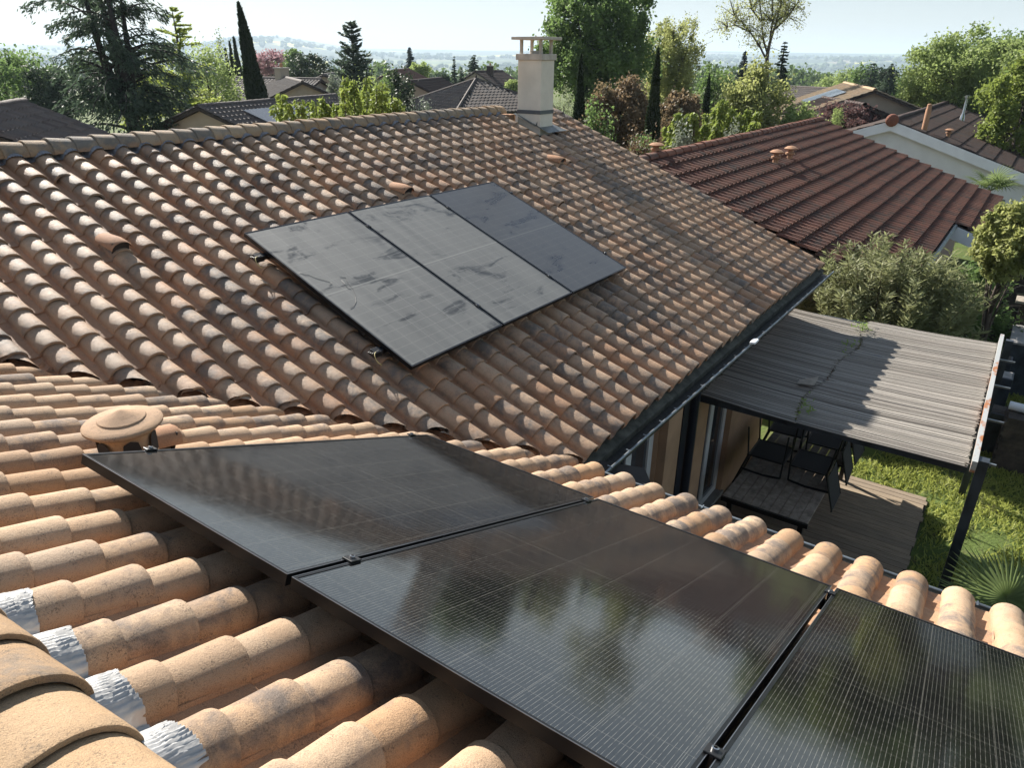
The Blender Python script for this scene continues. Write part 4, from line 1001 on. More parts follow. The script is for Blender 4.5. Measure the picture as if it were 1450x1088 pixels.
# ------------------------------------------------------------------ trees and shrubs
F = dict(
 cedar=foliage('cedar needles', (.03,.05,.035), (.065,.095,.06), (.11,.13,.085), .35),
 larch=foliage('larch needles', (.16,.21,.05), (.28,.33,.08), (.38,.40,.14), .5),
 dark=foliage('dark evergreen', (.018,.032,.018), (.04,.06,.03), (.07,.09,.045), .25),
 cypress=foliage('cypress foliage', (.016,.028,.014), (.033,.052,.024), (.06,.08,.035), .2),
 green=foliage('broad green leaf', (.06,.10,.035), (.125,.19,.06), (.26,.31,.13), .5),
 light=foliage('light spring leaf', (.12,.17,.055), (.23,.29,.10), (.36,.40,.19), .5),
 pale=foliage('pale yellow green leaf', (.16,.19,.06), (.28,.30,.11), (.40,.40,.20), .5),
 bright=foliage('bright cherry laurel leaf', (.10,.145,.03), (.21,.26,.06), (.38,.38,.15), .4),
 red=foliage('red tipped leaf', (.08,.085,.04), (.20,.145,.085), (.38,.28,.17), .4),
 maroon=foliage('maroon leaf', (.06,.032,.032), (.125,.07,.065), (.22,.15,.12), .35),
 pink=foliage('pink blossom', (.22,.12,.14), (.36,.22,.24), (.45,.33,.34), .4),
 olive=foliage('grey olive leaf', (.10,.12,.085), (.20,.23,.17), (.33,.36,.28), .3),
 oleander=foliage('oleander leaf', (.09,.11,.045), (.22,.235,.115), (.52,.50,.34), .35),
 brown=foliage('brown dry leaf', (.07,.05,.03), (.13,.095,.055), (.2,.16,.1), .3),
 spruce=foliage('blue spruce needles', (.03,.045,.05), (.06,.085,.09), (.1,.13,.13), .2),
 palm=foliage('palm leaf', (.08,.12,.045), (.16,.21,.08), (.50,.50,.27), .4),
 hedge=foliage('hedge leaf', (.05,.06,.03), (.11,.12,.06), (.2,.19,.1), .35),
 hazy=foliage('greyish spring leaf', (.10,.13,.07), (.17,.20,.11), (.25,.28,.17), .5),
)
def leaf_mesh(name, P, size, mat, par, aspect=.5, up_bias=0, dirs=None, jitter=.4):
    """P: N x 3 leaf positions; each a bent diamond of two triangles"""
    n = len(P); sz = size*(1-jitter+2*jitter*rng.random(n))[:, None]
    d = rng.normal(size=(n, 3)) if dirs is None else dirs + rng.normal(size=(n, 3))*.35
    d[:, 2] += up_bias; d /= np.linalg.norm(d, axis=1)[:, None]
    e = np.cross(d, rng.normal(size=(n, 3))); e /= np.linalg.norm(e, axis=1)[:, None]+1e-9
    V = np.stack([P-d*sz*.5, P+e*sz*aspect*.5, P+d*sz*.5, P-e*sz*aspect*.5], 1).reshape(-1, 3)
    me = bpy.data.meshes.new(name); me.vertices.add(n*4); me.vertices.foreach_set('co', V.astype(np.float32).ravel())
    me.loops.add(n*4); me.loops.foreach_set('vertex_index', np.arange(n*4, dtype=np.int32))
    me.polygons.add(n); me.polygons.foreach_set('loop_start', np.arange(0, n*4, 4, dtype=np.int32)); me.polygons.foreach_set('loop_total', np.full(n, 4, dtype=np.int32))
    me.update(calc_edges=True); me.materials.append(mat); me.validate()
    # neighbouring leaves share a tone: clumps read light and dark
    q = np.floor(P/(size*5)).astype(int); h = np.abs(np.sin(q @ np.array([12.9898, 78.233, 37.719]))*43758.5) % 1
    face_rnd(me, np.clip(.6*h+.4*rng.random(n), 0, 1))
    return link(bpy.data.objects.new(name, me), par)
def limbs(base, top, r0, mat, par, kids, name='trunk', seed=0):
    mb = MB(); base = Vector(base); top = Vector(top); rr = random.Random(seed); H = (top-base).length
    pts = [base.lerp(top, t)+Vector((rr.gauss(0, .012*H), rr.gauss(0, .012*H), 0))*(1 if 0 < t < 1 else 0) for t in (0, .2, .4, .6, .8, 1)]
    mb.tube(pts, [r0*(1-.85*t) for t in (0, .2, .4, .6, .8, 1)], 7)
    for k in kids:
        t0, tip = k[0], Vector(k[1]); s = base.lerp(top, t0); m = s.lerp(tip, .5)+Vector((0, 0, .06*(tip-s).length)); r = r0*(1-.85*t0)*.5
        mb.tube([s, m, tip], [r, r*.6, r*.15], 5)
        for j in range(2):
            a = s.lerp(tip, rr.uniform(.35, .8)); b = a + Vector((rr.gauss(0,1), rr.gauss(0,1), rr.uniform(0,1))).normalized()*(tip-s).length*.35; mb.tube([a, b], [r*.35, r*.1], 4)
    return mb.build(name, mat, par, smooth=True)
def crown_pts(c, rad, n, clumps, seed, shape=None, clump_r=.28, hollow=.5):
    """points gathered in clumps near an uneven ellipsoid's skin"""
    g = np.random.default_rng(seed); c = np.array(c); rad = np.array(rad, float)
    d = g.normal(size=(clumps, 3)); d /= np.linalg.norm(d, axis=1)[:, None]
    lob = 1+.22*np.sin(d[:, 0]*4.1+seed)*np.cos(d[:, 1]*3.3+seed*2)+.14*np.sin(d[:, 2]*6+seed)
    rr = (hollow+(1-hollow)*g.random(clumps)**.6)*lob
    if shape is not None: rr = rr*shape(d)
    cc = d*rr[:, None]
    w = .5+g.random(clumps); idx = g.choice(clumps, n, p=w/w.sum())
    cr = clump_r*(.6+.8*g.random(clumps))
    P = cc[idx] + g.normal(size=(n, 3))*cr[idx][:, None]*.55
    return c + P*rad, c + cc*rad
def broad_tree(name, label, px, py_top, hw_px, dist, mat, h=None, n=6000, leaf=.16, clumps=70, bark='bark', aspect=.55, seed=1, cat='tree', low=.25, hollow=.45, clump_r=.26, group=None, depth=1.0, vis_bottom=None, shape=None):
    top = at(px, py_top, dist); gz = ground_h(top.x, top.y); w = hw_px/F_PX*Vector(top).dot(CF); H = top.z-gz
    zc0 = gz+H*low if vis_bottom is None else at(px, vis_bottom, dist).z
    zc0 = max(zc0, gz+.05); cz = (top.z+zc0)/2; rz = (top.z-zc0)/2
    root = thing(name, label, cat, (top.x, top.y, gz), group=group)
    P, cc = crown_pts((top.x, top.y, cz), (w, w*depth, rz*.93), n, clumps, seed, clump_r=clump_r, hollow=hollow, shape=shape)
    P = P[P[:, 2] > gz+.03]
    g = random.Random(seed); kids = [(g.uniform(.25, .85), cc[i]) for i in g.sample(range(len(cc)), min(14, len(cc)))]
    limbs((top.x, top.y, gz-.1), (top.x, top.y, top.z-rz*.35), max(.05, H*.022), M[bark], root, kids, seed=seed)
    leaf_mesh('crown', P, leaf, mat, root, aspect); return root
def cypress(name, label, px, py_top, hw_px, dist, py_base=None, lean=0, n=5000, seed=1, group=None, mat='cypress', leaf=.13):
    top = at(px+lean, py_top, dist); bx = at(px, py_top, dist); gz = ground_h(bx.x, bx.y); w = hw_px/F_PX*Vector(top).dot(CF); H = top.z-gz
    root = thing(name, label, 'cypress', (bx.x, bx.y, gz), group=group); g = np.random.default_rng(seed)
    t = g.random(n)**.8; prof = np.clip(np.minimum((1-t)**.72*1.12, .6+t*2.2), 0, 1)*(1+.10*np.sin(t*23+seed)); a = g.random(n)*2*np.pi; r = w*prof*(.62+.38*g.random(n)**.4)*(1+.13*np.sin(a*3+t*9+seed)+.08*np.sin(a*7+t*31))
    ax = np.stack([bx.x+(top.x-bx.x)*t, bx.y+(top.y-bx.y)*t, gz+.15+(H-.15)*t], 1)
    P = ax + np.stack([np.cos(a)*r, np.sin(a)*r, g.normal(size=n)*.06], 1)
    d = np.stack([np.cos(a)*.35, np.sin(a)*.35, np.ones(n)], 1)
    leaf_mesh('crown', P, leaf*1.6, F[mat], root, .35, dirs=d)
    mb = MB(); mb.tube([(bx.x, bx.y, gz-.1), (top.x, top.y, gz+H*.9)], [w*.35, w*.08], 7); mb.build('trunk', M['bark_dk'], root, smooth=True); return root
def conifer(name, label, px, py_top, hw_px, dist, mat, tiers=22, per=9, droop=-.15, n_leaf=26, leaf=.17, seed=1, low=.08, power=.9, bark='bark_dk', cat='conifer', sparse=0, flat=.0, wtop=.05, spread=.10, base_px=None):
    top = at(px, py_top, dist); gz = ground_h(top.x, top.y) if base_px is None else at(px, base_px, dist).z
    w = hw_px/F_PX*Vector(top).dot(CF); H = top.z-gz; g = np.random.default_rng(seed)
    root = thing(name, label, cat, (top.x, top.y, gz)); mb = MB(); base = Vector((top.x, top.y, gz-.1)); mb.tube([base, base.lerp(top, .5), top], [H*.024+.04, H*.014+.02, .01], 8); PP = []; DD = []
    for i in range(tiers):
        t = low+(1-low)*(i+.5*g.random())/tiers; L0 = w*(wtop+(1-wtop)*(1-t)**power)
        for k in range(max(3, int(per*(1-t*.5)))):
            if g.random() < sparse: continue
            a = g.random()*2*np.pi; L = L0*(.62+.5*g.random()); s = np.array([top.x, top.y, gz+H*t]); el = droop+.18*g.normal()
            d = np.array([np.cos(a)*np.cos(el), np.sin(a)*np.cos(el), np.sin(el)]); tip = s+d*L
            mid = (s+tip)/2+np.array([0, 0, .07*L]); mb.tube([s, mid, tip], [max(.012, L*.018), max(.008, L*.011), .004], 4, False)
            m = int(n_leaf*(.5+L/max(w, .1))); u = (.12+.88*g.random(m)**.8)[:, None]; c = s*(1-u)**2+2*mid*u*(1-u)+tip*u*u
            side = np.cross(d, [0, 0, 1]); side /= np.linalg.norm(side)+1e-9
            off = g.normal(size=(m, 1))*side*spread*L*(1.2-.7*u) + np.array([0, 0, 1])*(g.normal(size=(m, 1))*.03*L - flat*g.random((m, 1))*L*.16)
            PP.append(c+off); DD.append(np.tile(d, (m, 1))*.8 + np.sign(off@side)[:, None]*side*.7)
    mb.build('trunk', M[bark], root, smooth=True); leaf_mesh('crown', np.concatenate(PP), leaf, mat, root, .32, dirs=np.concatenate(DD)); return root
# big cedar on the left
def cedar():
    dist = 36; px, pyt = 140, -75; top = at(px, pyt, dist); gz = ground_h(top.x, top.y); H = top.z-gz; w = 165/F_PX*Vector(top).dot(CF)
    root = thing('cedar', 'huge dark cedar with drooping layered branches at the left edge of the photo', 'tree', (top.x, top.y, gz)); g = np.random.default_rng(11); mb = MB(); PP = []; DD = []
    base = Vector((top.x, top.y, gz-.1)); fork = base.lerp(top, .36); mb.tube([base, base.lerp(top, .2), fork], [.42, .34, .30], 10)
    stems = []
    for k in range(5):
        a = 2*math.pi*k/5+.4; r = w*(.10+.24*g.random()) if k else 0; tp = Vector((top.x+r*math.cos(a), top.y+r*math.sin(a), top.z-H*.03*k)); m = fork.lerp(tp, .4)+Vector((r*.25*math.cos(a), r*.25*math.sin(a), 0)); pts = [fork, m, tp]; mb.tube(pts, [.24, .15, .03], 7); stems.append(pts)
    def branch(s, a, L, el):
        n = 7; pts = []
        for i in range(n):
            t = i/(n-1); pts.append(s + Vector((math.cos(a)*L*t, math.sin(a)*L*t, L*(math.sin(el)*t + .14*math.sin(t*math.pi) - .20*t*t)))+Vector((g.normal()*.05*L*t, g.normal()*.05*L*t, 0)))
        mb.tube(pts, [max(.012, L*.022*(1-.85*i/(n-1))) for i in range(n)], 5, False)
        m = int(60*L/w+16); t = .22+.78*g.random(m)**.7; idx = np.clip((t*(n-1)).astype(int), 0, n-2); fr = t*(n-1)-idx; A = np.array([tuple(p) for p in pts]); c = A[idx]*(1-fr)[:, None]+A[idx+1]*fr[:, None]
        side = np.array([-math.sin(a), math.cos(a), 0]); o = g.normal(size=(m, 1))*.13*L*(1.15-.7*t)[:, None]
        hang = -np.abs(g.normal(size=(m, 1)))*.045*L - np.abs(o)*.30
        for rep in range(4): PP.append(c+side*o+np.array([0, 0, 1])*hang*(.4+rep*.4)+g.normal(size=(m, 3))*.08); DD.append(np.tile([math.cos(a)*.7, math.sin(a)*.7, -.25-.25*rep], (m, 1))+side*np.sign(o)*.5)
    for st in stems:
        for i in range(22):
            t = g.random(); s = st[0].lerp(st[1], t*2) if t < .5 else st[1].lerp(st[2], (t-.5)*2); hz = (s.z-gz)/H
            branch(s, g.random()*2*math.pi, w*(1.05-.72*hz)*(.45+.55*g.random()), .10+.25*g.random())
    for i in range(26):
        t = .22+.55*g.random(); s = base.lerp(top, t*.8); branch(s, g.random()*2*math.pi, w*(1.12-.5*t)*(.7+.4*g.random()), .02+.2*g.random())
    mb.build('trunk', M['bark_dk'], root, smooth=True); leaf_mesh('crown', np.concatenate(PP), .19, F['cedar'], root, .28, dirs=np.concatenate(DD))
cedar()
broad_tree('round_tree', 'dark green tree far off behind the cedar at the left edge', -10, 62, 62, 74, F['green'], n=9000, leaf=.26, clumps=90, seed=71, vis_bottom=165)
broad_tree('round_tree', 'dark tree low between the left roof and the cedar', 62, 98, 40, 60, F['dark'], n=7000, leaf=.22, clumps=80, seed=72, vis_bottom=185)
broad_tree('shrub', 'green shrubs below the cedar, beside the pale gabled house', 200, 138, 40, 34, F['cedar'], n=5000, leaf=.16, seed=73, low=.05, cat='shrub')
# larch, spring trees and cypresses left
conifer('larch', 'tall thin yellow green larch with a bare pointed tip right of the big cedar', 243, 8, 88, 40, F['larch'], tiers=26, per=9, droop=.28, n_leaf=95, leaf=.17, seed=3, power=.85, low=.1, wtop=.10, bark='bark', cat='tree', spread=.09)
broad_tree('willow', 'pale yellow green willow behind the larch', 285, 62, 42, 52, F['light'], n=7000, leaf=.18, seed=4, low=.1, hollow=.3)
broad_tree('poplar', 'hazy half bare spring tree left of the tall cypress', 308, 44, 26, 72, F['hazy'], n=2600, leaf=.2, seed=5, low=.1, hollow=.2)
broad_tree('birch', 'yellow green feathery tree low beside the larch', 205, 80, 48, 46, F['larch'], n=4000, leaf=.16, seed=6, low=.1)
cypress('cypress', 'tallest cypress of the left group, leaning, in front of the brown roof', 358, 7, 21, 40, lean=-20, n=14000, seed=1, leaf=.14)
cypress('cypress', 'left of the three hazy cypresses behind the leaning one', 319, 70, 5, 66, n=2600, seed=2, group='three hazy cypresses', leaf=.18)
cypress('cypress', 'middle of the three hazy cypresses behind the leaning one', 325, 60, 6, 68, n=2600, seed=3, group='three hazy cypresses', leaf=.18)
cypress('cypress', 'right of the three hazy cypresses, touching the leaning one', 334, 54, 7, 64, lean=-3, n=3000, seed=4, group='three hazy cypresses', leaf=.18)
broad_tree('cherry_tree', 'round pink flowering tree beside the tall cypress', 384, 65, 25, 95, F['pink'], n=3500, leaf=.26, seed=7, vis_bottom=112)
broad_tree('round_tree', 'pointed dark grey green tree right of the pink one', 413, 69, 14, 88, F['green'], n=2200, leaf=.24, seed=8, vis_bottom=112)
broad_tree('round_tree', 'broad dome shaped dark tree left of the spiky conifer', 435, 78, 29, 82, F['dark'], n=4500, leaf=.24, seed=9, vis_bottom=118, hollow=.7)
conifer('spruce', 'big dark spiky conifer against the far hills', 496, 30, 58, 62, F['cedar'], tiers=26, per=13, droop=.38, n_leaf=60, leaf=.30, seed=5, power=.7, wtop=.10, low=.05)
broad_tree('magnolia', 'dark glossy magnolia between the bright bush and the brown roof', 562, 97, 22, 44, F['dark'], n=5200, leaf=.17, seed=10, low=.1)
broad_tree('round_tree', 'olive green bush tree in front of the magnolia', 548, 92, 16, 50, F['green'], n=2600, leaf=.17, seed=11, low=.1)
broad_tree('acacia', 'fine leaved light green tree behind the bright clumpy bush', 521, 100, 36, 30, F['light'], n=9000, leaf=.09, seed=12, low=.2, aspect=.4)
conifer('spruce', 'small blue green spruce before the yellow field', 580, 66, 12, 110, F['spruce'], tiers=16, per=12, n_leaf=26, leaf=.34, seed=6, base_px=104)
broad_tree('round_tree', 'bright green round tree beside the small blue green spruce', 594, 86, 14, 100, F['light'], n=2600, leaf=.28, seed=13, vis_bottom=114)
conifer('spruce', 'thin upright spruce left of the far dark roof', 643, 79, 8, 92, F['cedar'], tiers=16, per=9, n_leaf=20, leaf=.26, seed=7, base_px=122)
conifer('spruce', 'small leaning spruce just right of the thin upright one', 653, 96, 7, 90, F['cedar'], tiers=10, per=9, n_leaf=20, leaf=.26, seed=8, base_px=122)
conifer('pine_tree', 'dark pine standing behind the far dark roof', 671, 77, 11, 110, F['cedar'], tiers=12, per=10, n_leaf=24, leaf=.32, seed=9, power=.5, base_px=104)
broad_tree('round_tree', 'low dark rounded tree left of the thin upright spruce', 629, 106, 8, 95, F['dark'], n=1400, leaf=.24, seed=14, vis_bottom=122)
broad_tree('shrub', 'grey green shrub before the pyramid roof', 600, 138, 24, 42, F['olive'], n=3600, leaf=.12, seed=15, low=.1, cat='shrub')
broad_tree('round_tree', 'yellow green tree peeping between the pyramid roof and our chimney', 727, 112, 14, 62, F['light'], n=2200, leaf=.2, seed=16, vis_bottom=140)
broad_tree('shrub', 'pale shrub below the small gabled outbuilding', 470, 104, 14, 54, F['olive'], n=1800, leaf=.16, seed=17, low=.3, cat='shrub')
# bright clumpy bush right behind the ridge: upright plumes
def plume_bush(name, label, spots, dist, mat, seed, n=620, leaf=.085, w=17, cat='shrub'):
    g = np.random.default_rng(seed); c = at(sum(s[0] for s in spots)/len(spots), 150, dist); gz = ground_h(c.x, c.y)
    root = thing(name, label, cat, (c.x, c.y, gz)); mb = MB(); PP = []; DD = []
    for (px, py) in spots:
        t = at(px, py, dist*(1+g.normal()*.03)); b = Vector((c.x+(t.x-c.x)*.45, c.y+(t.y-c.y)*.45, gz)); m = b.lerp(t, .55); mb.tube([b, m, t], [.05, .03, .01], 5, False)
        r = w/F_PX*t.dot(CF)*.55; L = min(t.z-gz-.2, 2.6); u = g.random(n)
        cx = np.array(t)[None, :]+np.stack([(b.x-t.x)*u*.35, (b.y-t.y)*u*.35, -u*L], 1); rr = r*(.55+.9*u)*(1+.3*np.sin(u*22+px))
        a = g.random(n)*2*np.pi; PP.append(cx+np.stack([np.cos(a)*rr, np.sin(a)*rr, g.normal(size=n)*.03], 1)*(np.array([1, 1, 1]))); DD.append(np.stack([np.cos(a)*.8, np.sin(a)*.8, np.full(n, -.55)], 1))
    mb.build('trunk', M['bark'], root); leaf_mesh('crown', np.concatenate(PP), leaf*1.6, mat, root, .42, dirs=np.concatenate(DD)); return root
g_ = random.Random(4)
sp = [(x + g_.gauss(0, 3), y + g_.gauss(0, 4)) for x, y in [(398, 133), (408, 145), (420, 140), (434, 146), (446, 150), (392, 150), (462, 150), (474, 140), (486, 117), (500, 121), (508, 132), (520, 120), (532, 126), (545, 133), (556, 140), (563, 143), (482, 132), (495, 138), (512, 146), (530, 145), (548, 152), (570, 152), (455, 137), (465, 160), (440, 160), (410, 158), (428, 152), (540, 120)]]
plume_bush('cherry_laurel', 'bright yellow green bush of upright leafy plumes right behind the ridge tiles', sp, 19, F['bright'], 21)
sp = [(x + g_.gauss(0, 3), y + g_.gauss(0, 3)) for x, y in [(962, 160), (975, 166), (955, 176), (985, 158), (1000, 163), (1012, 152), (1024, 146), (1036, 152), (1045, 160), (1055, 156), (1068, 164), (1030, 165), (995, 176), (1010, 178), (1075, 170), (948, 186), (970, 185)]]
plume_bush('cherry_laurel', 'bright green bush of leafy plumes beyond the roof edge between two small cypresses', sp, 27, F['bright'], 22, w=15, leaf=.12)
# right of the chimney
broad_tree('maple_tree', 'huge leafy green tree right behind the chimney, its top out of the photo', 848, -60, 90, 46, F['green'], n=52000, leaf=.185, clumps=330, seed=23, vis_bottom=165, clump_r=.115, hollow=.3, bark='bark_dk', aspect=.6)
broad_tree('birch', 'pale airy spring tree with a round top right of the huge green tree', 958, 5, 43, 58, F['pale'], n=26000, leaf=.17, clumps=200, seed=24, vis_bottom=185, hollow=.25, clump_r=.13, bark='bark', aspect=.5)
broad_tree('shrub', 'feathery light green bush just right of the chimney', 800, 118, 20, 34, F['hazy'], n=4200, leaf=.12, seed=25, low=.05, cat='shrub', aspect=.3)
cypress('cypress', 'dark cypress standing close behind the chimney', 823, 80, 14, 30, n=9000, seed=5, leaf=.1)
cypress('cypress', 'tall narrow cypress between the two red tipped hedges', 932, 74, 17, 26, n=13000, seed=6, leaf=.09)
cypress('cypress', 'small narrow cypress right of the red tipped hedge', 1004, 112, 11, 33, n=6000, seed=7, leaf=.1)
broad_tree('photinia_bush', 'large reddish brown bush left of the tall narrow cypress', 880, 117, 46, 30, F['red'], n=34000, leaf=.125, clumps=150, seed=26, vis_bottom=225, hollow=.7, clump_r=.18, cat='bush')
broad_tree('photinia_bush', 'orange brown bush right of the tall narrow cypress', 968, 134, 32, 32, F['red'], n=22000, leaf=.125, clumps=110, seed=27, vis_bottom=225, hollow=.7, clump_r=.18, cat='bush')
broad_tree('photinia_bush', 'dark leafy bush at the foot of the huge green tree', 850, 150, 26, 28, F['green'], n=5000, leaf=.12, seed=46, low=.0, cat='bush')
broad_tree('brown_hedge', 'low brown grey rounded hedge below the tall narrow cypress', 912, 196, 27, 21, F['brown'], n=6500, leaf=.08, seed=28, low=.25, hollow=.8, cat='hedge')
broad_tree('box_hedge', 'flat bright green clipped hedge at the foot of the tall narrow cypress', 915, 193, 20, 24, F['green'], n=2200, leaf=.08, seed=48, low=.6, hollow=.8, cat='hedge')
broad_tree('round_tree', 'dark green round tree behind the small narrow cypress', 1018, 92, 30, 52, F['green'], n=6500, leaf=.19, seed=29, low=.1)
conifer('spruce', 'blue black spruce tip below the airy spring tree', 1056, 71, 13, 62, F['spruce'], tiers=16, per=12, n_leaf=30, leaf=.24, seed=10, base_px=125)
broad_tree('elm_tree', 'yellow green leafy tree under the tall airy tree', 1076, 92, 42, 40, F['pale'], n=13000, leaf=.19, clumps=110, seed=30, low=.1, hollow=.5)
conifer('deodar_cedar', 'feathery layered conifer right of the tall airy tree', 1112, 58, 17, 54, F['cedar'], tiers=17, per=8, droop=-.1, n_leaf=26, leaf=.22, seed=11, base_px=135, power=.8)
broad_tree('olive_tree', 'silvery grey shrub behind the red ridge', 1042, 176, 26, 25, F['olive'], n=5000, leaf=.1, seed=31, low=.2, cat='shrub')
broad_tree('olive_tree', 'silvery shrub left of the bright plume bush, above the brown hedge', 965, 182, 22, 24, F['olive'], n=5000, leaf=.1, seed=32, low=.2, cat='shrub')
broad_tree('shrub', 'fresh green shrub left of the maroon bush', 1135, 142, 30, 40, F['light'], n=8000, leaf=.16, seed=33, low=.1, cat='shrub')
broad_tree('maroon_bush', 'dark maroon bush rising behind the red roof ridge', 1203, 150, 38, 43, F['maroon'], n=12000, leaf=.15, clumps=110, seed=34, vis_bottom=190, cat='bush')
broad_tree('shrub', 'light green shrub at the right foot of the maroon bush', 1188, 158, 14, 41, F['light'], n=2600, leaf=.09, seed=35, low=.3, cat='shrub')
# sparse tall tree with visible limbs
def airy_tree():
    dist = 56; px = 1085; b = at(px, 100, dist); gz = ground_h(b.x, b.y); s = Vector(b).dot(CF)/F_PX
    root = thing('ash_tree', 'tall half bare spring tree with forked trunk against the sky', 'tree', (b.x, b.y, gz)); mb = MB(); tips = []; g = random.Random(9); rtv = CR
    def P(x, y): return at(x, y, dist)
    main = [(1086, 110), (1086, 80), (1090, 60), (1098, 35), (1106, 5), (1112, -40)]
    subs = [[(1086, 86), (1076, 66), (1062, 45), (1040, 35), (1030, 38)], [(1088, 80), (1080, 55), (1078, 30), (1074, 0), (1070, -35)], [(1090, 60), (1092, 30), (1090, 0), (1094, -40)], [(1062, 45), (1052, 30), (1044, 22)], [(1096, 42), (1112, 25), (1122, 8), (1130, -10)], [(1078, 30), (1064, 12), (1060, -10)], [(1100, 30), (1116, 18), (1120, 20)]]
    mb.tube([Vector((P(*main[0]).x, P(*main[0]).y, gz-.1))]+[P(*q) for q in main], [.19, .15, .13, .10, .07, .05, .02], 8)
    for l in subs:
        off = g.uniform(-1.5, 1.5); q = [P(*a) + Vector((CF.x, CF.y, 0))*off*i/len(l) for i, a in enumerate(l)]; mb.tube(q, [.07*(1-.75*i/len(q)) for i in range(len(q))], 6); tips += q[1:]
    tips += [P(*a) for a in main[3:]]; tw = []
    for t in tips:
        for k in range(9):
            d = Vector((g.gauss(0, 1), g.gauss(0, 1), g.gauss(.5, .8))).normalized()*g.uniform(.6, 1.9); mb.tube([t, t+d*.6+Vector((0,0,.1)), t+d], [.03, .018, .006], 3, False); tw += [t+d*g.uniform(.2, 1.05) for _ in range(34)]
    mb.build('trunk', M['bark'], root, smooth=True); A = np.array([tuple(v) for v in tw])+rng.normal(size=(len(tw), 3))*.22; leaf_mesh('crown', A, .14, F['pale'], root, .45)
airy_tree()
# right side: mid distance and the big light green trees
for i, (px, py, hw, d, m, lab) in enumerate([(1205, 98, 18, 120, 'light', 'low light green tree far off above the long grey roof'), (1228, 90, 17, 110, 'green', 'round mid green tree behind the tan roofed house, left of the cedar shape'), (1262, 92, 15, 100, 'dark', 'dark spiky topped tree right of the tan roof'), (1292, 100, 18, 95, 'green', 'green tree right of the dark spiky topped tree'), (1180, 106, 22, 130, 'light', 'pale green treetops left of the tan roofed house'), (1315, 112, 16, 80, 'light', 'small light tree at the foot of the big light green tree')]):
    broad_tree('round_tree', lab, px, py, hw, d, F[m], n=3200, leaf=.3, seed=60+i, vis_bottom=150)
conifer('deodar_cedar', 'flat topped cedar behind the tan roofed house', 1237, 88, 15, 96, F['cedar'], tiers=9, per=9, droop=-.05, n_leaf=26, leaf=.3, seed=12, base_px=125, power=.5, flat=.3)
conifer('spruce', 'dark pointed conifer beside the flat topped cedar', 1264, 89, 13, 94, F['cedar'], tiers=14, per=11, n_leaf=28, leaf=.3, seed=13, base_px=130)
broad_tree('willow', 'big soft light green tree right of the far view', 1392, 42, 88, 52, F['light'], n=56000, leaf=.165, clumps=220, seed=36, vis_bottom=205, hollow=.55, clump_r=.15)
broad_tree('willow', 'tall tree rising behind the big light green one at the right edge', 1450, 32, 66, 62, F['green'], n=26000, leaf=.19, clumps=130, seed=37, vis_bottom=190, hollow=.5, clump_r=.17)
broad_tree('lime_tree', 'vivid yellow green tree cut by the right edge of the photo', 1475, 70, 50, 38, F['bright'], n=24000, leaf=.15, clumps=110, seed=38, vis_bottom=235, hollow=.55, clump_r=.17)
broad_tree('lime_tree', 'dark green tree beyond the right edge of the photo', 1680, 0, 130, 40, F['green'], n=14000, leaf=.3, clumps=110, seed=39, vis_bottom=250, hollow=.5, clump_r=.2)
broad_tree('variegated_shrub', 'pale yellow green leafy shrub covering the corner of the red roof', 1448, 290, 44, 15.5, F['pale'], n=15000, leaf=.085, clumps=120, seed=40, vis_bottom=400, hollow=.55, clump_r=.15, cat='shrub')
broad_tree('shrub', 'dark green shrub in shade under the pale leafy one', 1395, 372, 42, 17, F['green'], n=7000, leaf=.09, seed=41, low=.0, cat='shrub')
broad_tree('shrub', 'low bright green shrub before the white verge board', 1330, 372, 30, 19, F['light'], n=3000, leaf=.08, seed=42, low=.3, cat='shrub')
# oleander behind the reed shade: narrow leaves on many stems
def oleander():
    c = Vector((13.9, 1.62, GZ)); root = thing('oleander', 'large grey green oleander bush with narrow leaves behind the reed shade', 'bush', tuple(c)); g = np.random.default_rng(5); mb = MB(); PP = []; DD = []
    for i in range(520):
        a = g.random()*2*np.pi; r = g.random()**.5; tip = np.array([c.x+math.cos(a)*r*1.4, c.y+math.sin(a)*r*1.62, 0.]); top_z = -2.85-.95*r**2.2+g.normal()*.16
        tip[2] = top_z - (g.random()**1.6)*1.5; b = np.array([c.x+math.cos(a)*r*.3, c.y+math.sin(a)*r*.3, GZ]); 
        if i % 3 == 0: mb.tube([b, (b*.4+tip*.6)+np.array([0,0,.1]), tip], [.02, .012, .004], 4, False)
        m = 62; t = g.random(m); d0 = (tip-b)/np.linalg.norm(tip-b); C = tip-np.outer(t*.55, d0)+g.normal(size=(m, 3))*.02; aa = g.random(m)*2*np.pi; o = np.stack([np.cos(aa), np.sin(aa), .35+.5*g.random(m)], 1); PP.append(C+o*.06); DD.append(o)
    mb.build('trunk', M['bark'], root); leaf_mesh('crown', np.concatenate(PP), .15, F['oleander'], root, .17, dirs=np.concatenate(DD)*2)
oleander()
